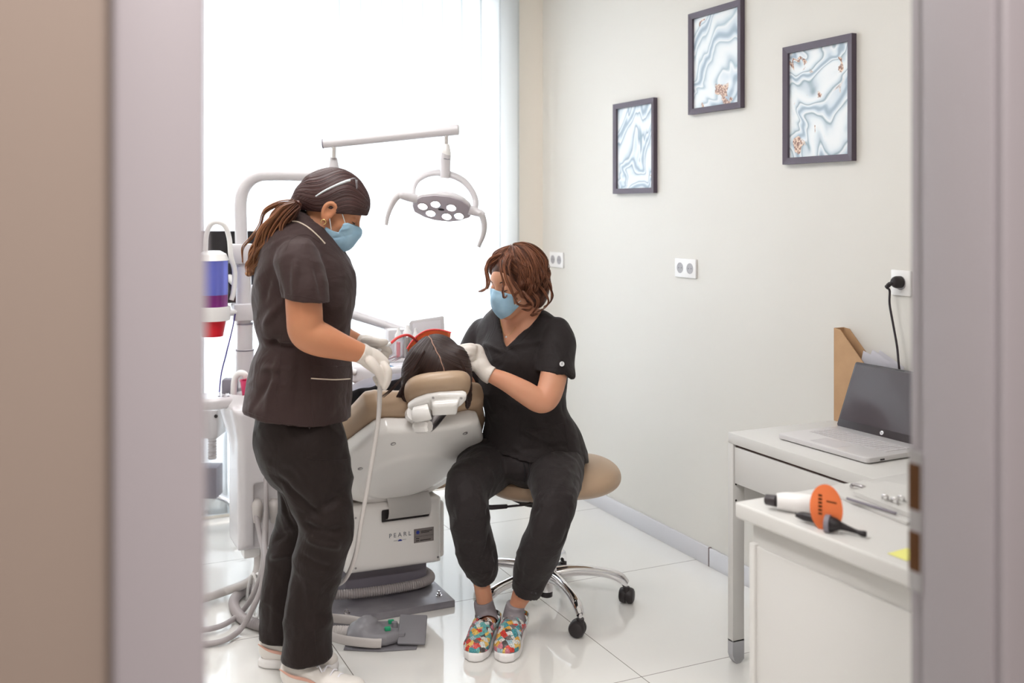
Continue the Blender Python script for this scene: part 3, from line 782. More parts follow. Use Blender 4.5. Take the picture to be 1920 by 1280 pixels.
npl = link('name_plate', box((nx0, HY0 - .0012, nz0), (nx1, HY0 + .001, nz1)), 'label_grey', dc)
lr = [((nx0 + .027 + .0, HY0 - .0018, nz1 - .012 - k * .005), (nx1 - .006 - (k % 2) * .012, HY0 - .001, nz1 - .0095 - k * .005)) for k in range(2)]
lr += [((nx0 + .008, HY0 - .0018, nz0 + .006 + k * .008), (nx0 + .02, HY0 - .001, nz0 + .009 + k * .008)) for k in range(2)]
lr += [((nx0 + .024, HY0 - .0018, nz0 + .006), (nx1 - .012, HY0 - .001, nz0 + .009)), ((nx0 + .002, HY0 - .0018, nz0 + .0222), (nx1 - .002, HY0 - .001, nz0 + .0228))]
link('print_line', boxes(lr), 'screw_dark', npl)
link('plate_emblem', lathe([(.0065, 0), (.0065, .0006), (0, .0006)], (nx0 + .015, HY0 - .0012, nz1 - .013), (0, -1, 0), 20), 'logo_blue', npl)
# backrest
sv = Vector((0, .764, -.645)).normalized(); nv = Vector((0, -.645, -.764)).normalized(); O = Vector((XC, 3.235, .765))
half = [(.150, .0), (.185, .02), (.215, .08), (.25, .16), (.272, .25), (.262, .35), (.225, .44), (.16, .51), (.08, .555)]
shell = half + [(0, .57)] + [(-x, y) for x, y in half[::-1]]
def bul(a, b): return .045 * (1 - np.clip(np.abs(a) / .30, 0, 1) ** 2) - .02 + .015 * np.sin(np.clip(b, 0, .57) * 5.5)
f = Field((XC - .36, 3.0, .28), (XC + .36, 3.85, .95), .006)
f.slab(shell, O, (1, 0, 0), sv, nv, -.03, .03, .018, bulge=bul)
def dsh(co, nr):   # raised oval field and the shallow scoop in the moulded shell
    u = co[:, 0] - XC; s_ = (co[:, 1] - O.y) * sv.y + (co[:, 2] - O.z) * sv.z
    q = np.sqrt((u / .17) ** 2 + ((s_ - .32) / .17) ** 2); ff = (nr @ np.array(nv)) > .4
    return ff * .006 / (1 + np.exp((q - 1) * 30))
link('back_shell', f.mesh(dsh, 2), 'white_shell', dc, True)
cus = [(x + .028, y * 1.0 - (.04 if y < .05 else 0)) for x, y in half]
cus = cus + [(0, .58)] + [(-x, y) for x, y in cus[::-1]]
f = Field((XC - .38, 3.0, .28), (XC + .38, 3.95, 1.0), .006)
f.slab(cus, O, (1, 0, 0), sv, nv, -.115, -.025, .034, bulge=bul)
link('back_cushion', f.mesh(None, 2), 'tan_leather', dc, True)
for u, s_ in ((-.115, .075), (.14, .06), (.165, .30), (-.19, .24)):
    p = O + Vector((u, 0, 0)) + sv * s_ + nv * (.031 + float(bul(np.array(u), np.array(s_))))
    link('screw', lathe([(.009, -.002), (.009, .0005), (.0065, .001), (.006, -.003), (0, -.003)], p, nv, 18), 'steel', dc)
link('neck_slot', box((-.032, .015, .0), (.032, .045, .034), basis(O + Vector((-.02, 0, 0)), (1, 0, 0), sv, nv)), 'black_plastic', dc)
# tan seat and leg rest
f = Field((XC - .3, 3.5, .3), (XC + .3, 4.95, .56), .009)
f.slab([(-.235, 3.62), (.235, 3.62), (.24, 4.1), (.21, 4.6), (.15, 4.84), (-.15, 4.84), (-.21, 4.6), (-.24, 4.1)], (XC, 0, 0), (1, 0, 0), (0, 1, 0), (0, 0, 1), .39, .485, .035)
link('seat_cushion', f.mesh(), 'tan_leather', dc, True)
link('seat_shell', box((XC - .17, 3.72, .35), (XC + .17, 4.6, .40), bev=.02), 'white_shell', dc)
# curved flap between back and housing
bm = bmesh.new(); fl = [(3.66, .455), (3.59, .43), (3.545, .40), (3.53, .365), (3.545, .335), (3.58, .325)]; fl = spline([Vector((0, a, b)) for a, b in fl], 5)
rows = [[bm.verts.new((x, p.y, p.z)) for x in (1.165, 1.2, 1.26, 1.31, 1.328)] for p in fl]
for i in range(len(rows) - 1):
    for j in range(4): bm.faces.new((rows[i][j], rows[i][j + 1], rows[i + 1][j + 1], rows[i + 1][j]))
bmesh.ops.solidify(bm, geom=bm.faces[:], thickness=.006)
link('hinge_flap', mesh_of(bm, True, 50), 'white_shell', dc)
# headrest
hv = (fw * .60 - up * .80).normalized(); hn = (-fw * .80 - up * .60).normalized(); HO = Vector((1.197, 3.135, .846)); hU = (rt * .985 - up * .05 + fw * .02).normalized()
el = [(.110 * (abs(math.cos(t)) ** .85) * (1 if math.cos(t) > 0 else -1), .075 * (abs(math.sin(t)) ** .8) * (1 if math.sin(t) > 0 else -1) + .018 * math.cos(t) * -1) for t in [2 * math.pi * k / 28 for k in range(28)]]
f = Field(HO - Vector((.2, .2, .2)), HO + Vector((.2, .25, .2)), .005)
f.slab(el, HO, hU, hv, hn, -.065, .0, .03, bulge=lambda a, b: .02 * (1 - (a / .12) ** 2) - .01)
link('head_cushion', f.mesh(None, 2), 'tan_leather', dc, True)
wp = [(x, y * .84 - .004) for x, y in ((-.092, .055), (-.094, .035), (-.070, .006), (-.03, -.022), (.01, -.034), (.085, -.034), (.099, -.024), (.098, .0), (.082, .030), (.055, .046), (.02, .052), (-.03, .055), (-.072, .075))]
f = Field(HO - Vector((.2, .25, .2)), HO + Vector((.2, .25, .2)), .0045)
f.slab(wp, HO, hU, hv, hn, .0, .028, .009)
f.slab([(-.012, -.008), (.075, -.02), (.07, .04), (-.012, .045)], HO, hU, hv, hn, .02, .052, .014, k=.008)
hb = link('head_bracket', f.mesh(), 'white_shell', dc, True)
loc = lambda u, s_, t: HO + hU * u + hv * s_ + hn * t
link('knuckle', tube([loc(-.072, .044, .045), loc(-.068, .043, .046), loc(-.024, .026, .046), loc(-.02, .025, .045)], [.022, .026, .027, .025], 28), 'white_shell', dc)
link('knuckle', tube([loc(-.072, .046, .035), loc(-.085, .075, .02), loc(-.075, .095, .02)], [.026, .022, .017], 20, 5), 'white_shell', dc)
kn = lathe([(0, -.03), (.018, -.03), (.0225, -.022), (.0225, .020), (.018, .028), (0, .028)], loc(-.045, .082, .06), (rt + up * .12 - fw * .5), 8, 20)
link('tilt_knob', kn, 'white_shell', dc)
for u, s_ in ((-.008, -.022), (.083, -.026), (.058, .042)):
    link('screw', lathe([(.004, -.001), (.004, .001), (0, .001)], loc(u, s_, .029), hn, 12), 'steel', hb)
M = basis(loc(0.0, .055, .012), (1, 0, 0), Vector((-.02 / .09, .5, -.85)).normalized(), Vector((0, -.85, -.5)).normalized())
link('neck_bar', tube([loc(.015, .03, .022), loc(.008, .060, .026), O + sv * .0 + nv * .05 + Vector((-.015, 0, 0)), O + sv * .035 + nv * .03 + Vector((-.02, 0, 0))], .026, 20, 5, ell=.42, side=(1, 0, 0)), 'steel', dc)
# hose lying round the lift column
ch = thing('corrugated_hose', 'grey corrugated hose lying on the steel plate under the dental chair', 'hose', (1.2, 3.62, .04))
link('hose', corrugated([(1.36, 3.85, .05), (1.385, 3.70, .05), (1.33, 3.625, .055), (1.2, 3.60, .06), (1.05, 3.60, .065), (.93, 3.63, .07), (.86, 3.75, .05), (.85, 3.9, .02)], .018, .009, 14, 10), 'hose_grey', ch)
# ---------------------------------------------------------------- cuspidor unit with post
cu = thing('cuspidor_unit', 'white cuspidor unit with rinse bowl and tall post, left of the standing person', 'dental unit', W(485, 900, 3.88).to_2d().to_3d())
Zu = 3.88
def U(px, py, Z=Zu): return W(px, py, Z)
ce = U(492, 800); ux0, ux1 = U(448, 900).x, U(548, 900).x
cx, cy = ce.x, ce.y
uz0, uz1 = U(0, 1016).z, U(0, 760).z
f = Field((cx - .22, cy - .25, uz0 - .03), (cx + .22, cy + .25, uz1 + .05), .007)
f.slab([(-.105, uz0), (.105, uz0), (.105, .60), (.12, .72), (-.125, .72), (-.105, .60)], (cx, cy, 0), (1, 0, 0), (0, 0, 1), (0, 1, 0), -.09, .13, .03)
bc = U(470, 772)
f.seg((bc.x, bc.y + .02, .60), (bc.x, bc.y + .02, uz1 - .015), (.075, .075), (.108, .108), k=.03)
f.ell((bc.x, bc.y + .02, uz1 + .005), (.092, .092, .05), op='s', k=.004)
fx0, fx1 = U(466, 950).x - cx, .09
f.slab([(fx0, uz0 + .012), (fx1, uz0 + .012), (fx1, U(0, 893).z), (fx0, U(0, 893).z)], (cx, cy, 0), (1, 0, 0), (0, 0, 1), (0, 1, 0), -.14, -.07, .008, op='s')
link('body', f.mesh(), 'lamp_white', cu, True)
yf = cy - .07
link('connector_panel', box((cx + fx0 + .004, yf - .004, U(0, 965).z), (cx + fx1 - .004, yf + .01, U(0, 925).z), bev=.006), 'light_grey_plastic', cu)
for px in (480, 512):
    p = W(px, 950, (W(px, 950, 1).x, W(px, 950, 1).y)[1] and (yf / (W(px, 950, 1).y)))
    link('hose_elbow', tube([(p.x, yf + .005, p.z + .012), (p.x, yf - .018, p.z + .01), (p.x, yf - .026, p.z - .01), (p.x, yf - .026, p.z - .05)], [.021, .021, .019, .0145], 18, 5), 'hose_light', cu)
link('foot_fitting', box((cx - .105 + .025, cy - .06, uz0 - .035), (cx - .02, cy + .01, uz0 + .005), bev=.006), 'white_plastic', cu)
link('support_arm', tube([(cx + .05, cy + .02, .27), (1.06, 3.86, .24)], .035, 20), 'lamp_white', cu)
# post: lower tube, collars, clamps, upper tube that bends over to the right
Zp = 4.02; P = lambda px, py, Z=Zp: W(px, py, Z)
b0 = P(459, 775); 
link('lower_post', tube([P(459, 790), P(459, 655), P(459, 654), P(459, 608)], [.036, .035, .031, .031], 28), 'lamp_white', cu)
link('post_ring', tube([P(459, 657), P(459, 654.5)], .0358, 28), 'mid_grey_plastic', cu)
link('post_ring', tube([P(459, 608), P(459, 605)], .0325, 28), 'mid_grey_plastic', cu)
link('middle_post', tube([P(457, 606), P(456.5, 500)], .030, 28), 'lamp_white', cu)
cl1 = link('clamp', box((-.05, -.04, P(0, 600).z), (.042, .038, P(0, 568).z), Matrix.Translation((P(459, 585).x, P(459, 585).y, 0)), .008), 'lamp_white', cu)
cl2 = link('clamp', box((-.052, -.036, P(0, 494).z), (.038, .036, P(0, 457).z), Matrix.Translation((P(456, 475).x, P(456, 475).y, 0)), .006), 'lamp_white', cu)
for py in (464, 480, 486, 492):
    q = P(446, py); link('clamp_screw', lathe([(.006, -.004), (.006, .004), (.003, .005), (0, .003)], (q.x, q.y - .036, q.z), (0, -1, 0), 14), 'steel', cl2)
link('upper_post', tube([P(454, 505), P(452, 430), P(451.5, 375), P(462, 346), P(484, 330), P(520, 327.5), P(600, 329), P(628, 330)], .0245, 24, 8), 'lamp_white', cu)
link('post_end', tube([P(626, 345), P(626, 322), P(625.5, 308), P(625.5, 294)], [.022, .022, .019, .013], 20), 'lamp_white', cu)
# bottle holder with bottle and cup
bh = thing('suction_bottle', 'clear bottle half full of violet liquid in a white holder at the left door edge', 'bottle', P(405, 630, 3.9))
Q = lambda px, py: W(px, py, 3.9)
bx = Q(398, 0); bz = lambda py: Q(0, py).z
lt = lambda pr, m, n, seg=32: link(n, lathe([(r, bz(y)) for r, y in pr], (bx.x, bx.y, 0), (0, 0, 1), seg), m, bh)
lt([(0, 470), (.03, 470), (.052, 476), (.062, 488), (0, 488)], 'white_plastic', 'lid')
lt([(0, 487), (.059, 487), (.0585, 552), (0, 552)], 'blue_liquid', 'bottle')
lt([(0, 552), (.0583, 552), (.058, 575), (0, 575)], 'purple_liquid', 'liquid')
lt([(0, 574), (.066, 574), (.068, 580), (.066, 600), (0, 600)], 'white_plastic', 'holder_ring')
lt([(0, 599), (.052, 599), (.040, 630), (0, 630)], 'red_plastic', 'lower_cup')
link('holder_arm', tube([W(425, 588, 3.9), W(445, 584, 4.0)], .012, 14), 'white_plastic', bh)
link('feed_tube', tube([W(385, 470, 3.88), W(387, 440, 3.88), W(395, 421, 3.88), W(408, 416, 3.88), W(422, 424, 3.89), W(430, 448, 3.9), W(433, 480, 3.9), W(440, 510, 3.92), W(438, 545, 3.92), W(434, 562, 3.92)], .0095, 14, 6), 'white_plastic', bh)
# screen behind the post
mo = thing('wall_monitor', 'dark screen behind the white post at the left door edge', 'monitor', W(400, 500, 4.35))
Mm = basis(W(400, 500, 4.35), rt, up, -fw)
link('display', prism(rrect(-.30, -.155, .192, .152, .01), Mm, -.02, .0, .003), 'screen_black', mo)
link('stand_arm', tube([W(430, 520, 4.36), W(450, 540, 4.2), W(459, 560, 4.06)], .016, 12), 'white_plastic', mo)
# thin violet cable
vc = thing('violet_cable', 'thin violet cable hanging from the post clamp to the white ledge', 'cable', W(415, 740, 3.95))
link('cable', tube([W(441, 588, 3.95), W(436, 615, 3.95), W(425, 660, 3.95), W(415, 700, 3.95), W(411, 738, 3.95)], .0026, 8, 6), 'purple_cable', vc)
# ledge with controls, left of the bowl
lg = thing('assistant_ledge', 'white rounded ledge with small controls beside the rinse bowl', 'ledge', W(415, 760, 3.85))
f = Field(W(415, 750, 3.9) - Vector((.2, .2, .1)), W(415, 750, 3.9) + Vector((.25, .2, .1)), .006)
zl0, zl1 = W(0, 762, 3.85).z, W(0, 741, 3.85).z; o_ = W(415, 750, 3.85)
f.slab([(-.16, -.05), (-.02, -.07), (.07, -.05), (.085, .03), (.05, .09), (-.16, .09)], (o_.x, o_.y, 0), (1, 0, 0), (0, 1, 0), (0, 0, 1), zl0, zl1, .014)
link('body', f.mesh(), 'lamp_white', lg, True)
for px in (411, 418, 428): q = W(px, 742 - (px - 411) * .2, 3.83); link('button', lathe([(.005, 0), (.005, .003), (0, .004)], (q.x, q.y, zl1 - .001), (0, 0, 1), 12), 'mid_grey_plastic', lg)
link('raised_block', box((-.028, -.02, zl1 - .004), (.028, .03, W(0, 713, 3.86).z), Matrix.Translation(W(431, 0, 3.9).to_2d().to_3d()) @ Matrix.Rotation(R(-20), 4, 'Z'), .008), 'mid_grey_plastic', lg)
link('ledge_arm', tube([(o_.x + .06, o_.y + .02, zl0 + .012), (cx - .07, cy, zl0 - .02)], .02, 14), 'lamp_white', lg)
# water spout and pink cup
ws = link('water_spout', tube([W(437, 775, 3.86), W(438, 735, 3.86), W(440, 712, 3.86), W(448, 700, 3.85), W(458, 701, 3.85), W(461, 709, 3.85)], [.013, .012, .012, .012, .012, .010], 16, 6), 'white_plastic', cu)
cp = thing('rinse_cup', 'pink plastic cup with a flared rim over the rinse bowl', 'cup', W(464, 756, 3.84))
cpx = W(466, 0, 3.84); cz = lambda y: W(0, y, 3.84).z
link('cup', lathe([(0, cz(755)), (.019, cz(755)), (.030, cz(715)), (.0325, cz(713)), (.0325, cz(711.5)), (.029, cz(713)), (.017, cz(753)), (0, cz(753))], (cpx.x, cpx.y, 0), seg=28), 'pink_plastic', cp)
link('cup_stand', lathe([(0, cz(782)), (.012, cz(782)), (.012, cz(755)), (0, cz(755))], (cpx.x, cpx.y, 0), seg=16), 'white_plastic', cu)
# ---------------------------------------------------------------- operating lamp
ol = thing('operating_lamp', 'white dental operating lamp with six lit LEDs hanging from a spring arm', 'lamp', W(830, 400, 4.0))
ZL = 4.0; Lp = lambda px, py, Z=ZL: W(px, py, Z)
link('pivot_stem', tube([Lp(626, 296), Lp(626, 272)], .0095, 16), 'chrome', ol)
link('spring_arm', tube([Lp(604, 269.5), Lp(606, 269.3), Lp(640, 266), Lp(840, 245), Lp(859, 243), Lp(861, 243)], [.012, .0185, .0195, .0205, .0215, .016], 24), 'lamp_white', ol)
link('arm_cap', tube([Lp(604.5, 269.5), Lp(607, 269.3)], .0195, 24), 'mid_grey_plastic', ol)
link('drop_stem', tube([Lp(837, 252), Lp(836.5, 276)], .0085, 16), 'chrome', ol)
link('stem_socket', tube([Lp(837, 270), Lp(836.5, 278), Lp(836, 288), Lp(835.5, 292)], [.011, .016, .0205, .020], 20), 'white_plastic', ol)
link('stem_sleeve', tube([Lp(836, 290), Lp(835.5, 291), Lp(834.5, 322), Lp(833.5, 334)], [.0215, .0205, .0195, .018], 24), 'lamp_white', ol)
link('stem_mark', tube([Lp(832, 297.3, ZL - .0205), Lp(836, 297.8, ZL - .0212), Lp(838, 298.3, ZL - .0212), Lp(843.5, 298.4, ZL - .0195)], [.0012, .0016, .0009, .0014], 8), 'logo_grey', ol)
# lamp face frame: gx across, gy down-towards the viewer, gn light direction
gx = (rt * .975 - up * .17 - fw * .10).normalized(); gn = (-fw * .66 - up * .74 - rt * .10).normalized(); gy = gn.cross(gx).normalized(); gx = gy.cross(gn).normalized()
if gy.z > 0: gy = -gy
LC = Lp(828.5, 391, 3.98); ML_ = lambda x, y, n: LC + gx * x + gy * y + gn * n
hexp = [(-.118, .0), (-.108, -.035), (-.08, -.062), (-.03, -.078), (.03, -.078), (.08, -.062), (.108, -.035), (.118, .0), (.112, .035), (.07, .062), (.03, .074), (-.03, .074), (-.07, .062), (-.112, .035)]
f = Field(LC - Vector((.2, .2, .2)), LC + Vector((.2, .2, .2)), .004)
f.slab(hexp, LC, gx, gy, gn, -.02, .0, .006)
f.ell(ML_(0, 0, -.012), (.112, .07, .055), (gx, gy, gn), k=.004); f.plane_cut(ML_(0, 0, 0.0), gn)
link('head_shell', f.mesh(), 'lamp_white', ol, True)
Ml = basis(LC, gx, gn.cross(gx), gn)
fp = link('face_plate', prism([(x * .96, y * .95 * (1 if (gn.cross(gx)).dot(gy) > 0 else -1)) for x, y in hexp], Ml, -.002, .003, .001), 'lamp_grey', ol)
def tofit(px, py):   # point on the face plane seen at (px,py)
    o = Vector((0, 0, CAM_H)); d = W(px, py, 1) - o; t = (LC - o).dot(gn) / d.dot(gn); return o + d * t
for px, py in ((793, 385), (817, 381), (846.5, 387.5), (808, 398), (838, 404), (861, 403)):
    q = tofit(px, py) + gn * .003
    rg = link('led_ring', lathe([(.0205, -.002), (.0205, .003), (.0175, .0035), (.0165, .0)], q, gn, 28), 'chrome', ol)
    link('led', lathe([(0, .002), (.0165, .001)], q, gn, 24), 'led_glow', rg)
lo = tofit(827.5, 391.5) + gn * .004
link('logo_badge', prism([(.0125 * math.cos(a * math.pi / 12), .0055 * math.sin(a * math.pi / 12)) for a in range(24)], basis(lo, gx, gn.cross(gx), gn), -.001, .0006), 'black_plastic', ol)
# yoke
def arc(n, w, h, off): return [ML_(w * math.cos(math.pi * k / n), off, -h * math.sin(math.pi * k / n)) for k in range(n + 1)]
yk = [Lp(888, 398, 3.98), Lp(892, 378, 4.0), Lp(884, 357, 4.01), Lp(866, 337, 4.02), Lp(836, 325, 4.03), Lp(808, 325, 4.03), Lp(785, 336, 4.02), Lp(775, 352, 4.0), Lp(774, 370, 3.98)]
link('yoke', tube(yk, [.012, .012, .012, .014, .016, .014, .012, .011, .012], 16, 6, ell=.7), 'lamp_white', ol)
link('handle_hub', tube([Lp(782, 373, 3.97), Lp(765, 369, 3.96), Lp(752, 366, 3.95), Lp(746, 366, 3.95)], [.018, .017, .014, .009], 18, 3), 'lamp_white', ol)
link('handle', tube([Lp(752, 364, 3.95), Lp(742, 372, 3.95), Lp(733, 388, 3.95), Lp(727, 405, 3.95), Lp(724, 422, 3.95)], [.012, .012, .010, .0085, .007], 16, 6), 'light_grey_plastic', ol)
link('handle_hub', tube([Lp(880, 393, 3.97), Lp(892, 397, 3.97), Lp(903, 401, 3.96), Lp(908, 403, 3.96)], [.018, .017, .013, .009], 18, 3), 'lamp_white', ol)
link('handle', tube([Lp(900, 399, 3.96), Lp(905, 407, 3.96), Lp(908, 422, 3.96), Lp(906, 440, 3.96), Lp(897, 463, 3.96)], [.013, .012, .011, .0095, .007], 16, 6), 'light_grey_plastic', ol)
# ---------------------------------------------------------------- instrument table over the patient
it = thing('instrument_table', 'white instrument table on a swing arm behind the lying patient', 'instrument table', W(730, 700, 4.15))
ZT = 4.12; T = lambda px, py, Z=ZT: W(px, py, Z)
tz0, tz1 = T(0, 710).z, T(0, 682).z; tc_ = T(745, 690)
f = Field((tc_.x - .3, tc_.y - .25, tz0 - .06), (tc_.x + .33, tc_.y + .3, tz1 + .06), .007)
f.slab([(-.20, -.05), (-.13, -.15), (.19, -.15), (.24, -.08), (.24, .17), (-.12, .17), (-.20, .10)], (tc_.x, tc_.y, 0), (1, 0, 0), (0, 1, 0), (0, 0, 1), tz0, tz1 + .012, .018)
f.slab([(-.10, -.12), (.19, -.12), (.19, .05), (-.10, .05)], (tc_.x, tc_.y, 0), (1, 0, 0), (0, 1, 0), (0, 0, 1), tz1 - .0, tz1 + .05, .006, op='s')
link('tray_body', f.mesh(), 'lamp_white', it, True)
link('tray_rail', tube([(tc_.x - .19, tc_.y - .06, tz1 - .012), (tc_.x - .28, tc_.y - .04, tz1 + .01), (tc_.x - .33, tc_.y + .02, tz1 + .01)], [.012, .009, .008], 14, 5), 'white_plastic', it)
link('swing_arm', tube([T(462, 540, 4.08), T(600, 570, 4.3), T(665, 590, 4.35), T(758, 620, 4.33)], [.026, .028, .03, .026], 20, 6, ell=.7), 'lamp_white', it)
link('arm_block', box((-.045, -.04, tz1 - .01), (.045, .04, T(0, 615, 4.3).z), Matrix.Translation(T(741, 640, 4.3).to_2d().to_3d()), .012), 'lamp_white', it)
pn = W(800, 618, 4.32); Mp_ = basis(pn, (rt * .97 + up * .06).normalized(), up, -fw)
hd = link('back_panel', prism([(-.068, -.075), (.078, -.085), (.072, .050), (.066, .054), (-.066, .042), (-.074, .032)], Mp_, -.012, .004, .003), 'light_grey_plastic', it)
link('panel_inset', prism([(-.062, -.07), (.066, -.078), (.061, .042), (-.06, .032)], Mp_, .003, .006, .002), 'lamp_white', hd)
bp_ = thing('tray_paper', 'blue and white paper liner lying in the instrument table', 'paper liner', (tc_.x, tc_.y, tz1))
link('liner', box((tc_.x - .09, tc_.y - .115, tz1 + .0005), (tc_.x + .18, tc_.y + .04, tz1 + .0025)), 'blue_paper', bp_)
link('sheet', box((tc_.x - .05, tc_.y - .1, tz1 + .0028), (tc_.x + .14, tc_.y + .02, tz1 + .004), Matrix.Translation((tc_.x, tc_.y, 0)) @ Matrix.Rotation(R(8), 4, 'Z') @ Matrix.Translation((-tc_.x, -tc_.y, 0))), 'paper', bp_)
ins = None
for k in range(6):
    a = T(694 + k * 9, 668 - (k % 3) * 2, 4.02); b = T(730 + k * 9, 660 - (k % 2) * 3, 4.2); zz_ = tz1 + .022
    lab = ['thin steel dental probe lying on the instrument table']
    if k == 0:
        ins = thing('dental_probe', lab[0], 'instrument', (a.x, a.y, zz_), 'steel instruments on the table')
        link('probe_rod', tube([(a.x, a.y, zz_), a.lerp(b, .3).to_2d().to_3d() + Vector((0, 0, zz_)), a.lerp(b, .8).to_2d().to_3d() + Vector((0, 0, zz_)), (b.x, b.y, zz_ + .008)], [.0012, .003, .003, .0012], 8), 'chrome', ins)
    else: dup(ins, (a.x, a.y, zz_ + (k % 2) * .003), rotz=R(-3 + 2 * k))
link('instrument_rest', boxes([((T(700, 0, 4.1).x, T(700, 0, 4.1).y - .01, tz1 + .005), (T(790, 0, 4.1).x, T(700, 0, 4.1).y + .0, tz1 + .019)), ((T(700, 0, 4.1).x, T(700, 0, 4.1).y + .06, tz1 + .005), (T(790, 0, 4.1).x, T(700, 0, 4.1).y + .07, tz1 + .019))], .002), 'white_plastic', it)
def jar(px, top, r, label, capm, inner):
    q = T(px, 0, 4.17); z0 = tz1 + .012; z1 = T(0, top, 4.17).z
    t = thing('glass_jar' if inner else 'spray_bottle', label, 'jar' if inner else 'bottle', (q.x, q.y, z0))
    link('body', lathe([(0, z0), (r, z0), (r, z1 - .02), (r * .8, z1 - .014), (r * .6, z1 - .01), (0, z1 - .01)], (q.x, q.y, 0), seg=24), 'clear_plastic' if inner else 'steel', t)
    link('cap', lathe([(0, z1 - .012), (r * .95, z1 - .012), (r * .9, z1), (r * .45, z1 + .012), (r * .3, z1 + .028), (0, z1 + .028)], (q.x, q.y, 0), seg=24), 'white_plastic', t)
    if inner: link('contents', lathe([(0, z0 + .002), (r * .5, z0 + .002), (r * .5, z1 - .03), (0, z1 - .03)], (q.x, q.y, 0), seg=16), inner, t)
jar(764, 622, .020, 'steel bottle with a white pointed cap on the instrument table', 'white_plastic', None)
jar(747, 627, .016, 'small clear jar with dark red content, nearest the swing arm block', 'white_plastic', 'red_plastic')
jar(779, 628, .013, 'small clear jar with red content beside the white pointed cap', 'white_plastic', 'red_plastic')
# ---------------------------------------------------------------- far column stand with chrome caster base
def caster_thing(p, ang, par, s=1.0):
    """twin-wheel caster with hood below point p (stem top)"""
    M = Matrix.Translation((p.x, p.y, 0)) @ Matrix.Rotation(ang, 4, 'Z'); r = .0285 * s; Yx = M.to_3x3() @ Vector((0, 1, 0))
    prof = [(0, .004), (r, .004), (r, .012), (r * .97, .018), (r * .85, .0245), (r * .6, .028), (0, .029)]
    c = link('caster', merge(*[lathe(prof, M @ Vector((.010 * s, 0, r)), Yx * sg, 28) for sg in (-1, 1)]), 'caster_black', par)
    link('hood', merge(lathe([(0, -.005), (r * .9, -.005), (r * .9, .005), (0, .005)], M @ Vector((.010 * s, 0, r + .003)), Yx, 24), tube([M @ Vector((0, 0, r * 1.5)), M @ Vector((0, 0, r * 2 + .006))], .013, 16)), 'caster_black', c)
    link('stem', tube([M @ Vector((0, 0, r * 1.9)), M @ Vector((0, 0, r * 2 + .028 * s))], .006 * s, 12), 'chrome', c)
    return c
def star_base(c, rad, a0, par, hub=.115, m='chrome', drop=.075):
    """five-spoke cast base, c = centre on the floor"""
    for k in range(5):
        a = a0 + k * 2 * math.pi / 5; d = Vector((math.cos(a), math.sin(a), 0)); tp = c + d * rad
        pts = [c + d * .015 + up * hub, c + d * rad * .35 + up * (hub + .012), c + d * rad * .7 + up * (hub + .004), c + d * rad * .9 + up * (hub - .014), c + d * rad * 1.0 + up * (drop)]
        link('spoke', tube(pts, [.026, .020, .017, .019, .015], 16, 6, ell=[.9] * 25, side=(0, 0, 1)), m, par)
        caster_thing(tp, a + R(70 + 40 * k), par)
# ---------------------------------------------------------------- operator stool under the sitting person
sc = Vector((0, 0, 0)) + fw * 3.765 + rt * .127
st = thing('operator_stool', 'tan saddle stool on a chrome five-star base with black casters under the sitting person', 'stool', sc)
a_w = math.atan2(rt.y, rt.x) + R(3)
star_base(sc, .295, a_w, st)
link('hub', lathe([(0, .055), (.024, .055), (.026, .065), (.026, .09), (.036, .10), (.040, .135), (.030, .15), (0, .15)], sc, seg=28), 'chrome', st)
link('hub_bottom', lathe([(0, .035), (.022, .035), (.023, .062), (0, .062)], sc, seg=24), 'black_plastic', st)
link('gas_lift', lathe([(0, .14), (.025, .14), (.025, .27), (.014, .272), (.014, .40), (0, .40)], sc, seg=24), 'black_plastic', st)
SM = sc + rt * .035
link('seat_plate', box((-.09, -.07, .385), (.09, .07, .405), Matrix.Translation(sc) @ Matrix.Rotation(-YAW, 4, 'Z'), .01), 'black_plastic', st)
lv0 = sc + rt * .0
link('height_lever', tube([sc + up * .395, W(985, 946, 3.58), W(945, 950, 3.52), W(921, 951, 3.50)], [.005, .004, .004, .004], 10), 'black_plastic', st)
link('lever_grip', tube([W(950, 949, 3.53), W(921, 951, 3.50), W(912, 950, 3.5)], [.0075, .0085, .008], 12), 'black_plastic', st)
f = Field(sc + Vector((-.3, -.3, .36)), sc + Vector((.35, .3, .62)), .006)
cs_ = sc + rt * .04 + fw * .0
f.ell(cs_ + up * .468, (.225, .20, .060), (rt, fw, up))
f.ell(cs_ + rt * -.12 + up * .455, (.15, .17, .052), (rt, fw, up), k=.04)
f.ell(cs_ + rt * .10 + up * .485, (.125, .16, .062), (rt, fw, up), k=.04)
f.seg(cs_ - rt * .4 + up * .62, cs_ + rt * .02 + up * .60, .075, .07, k=.03, op='s')
f.plane_cut(cs_ + up * .405, Vector((0, 0, -1)))
link('saddle_seat', f.mesh(None, 2), 'tan_leather', st, True)
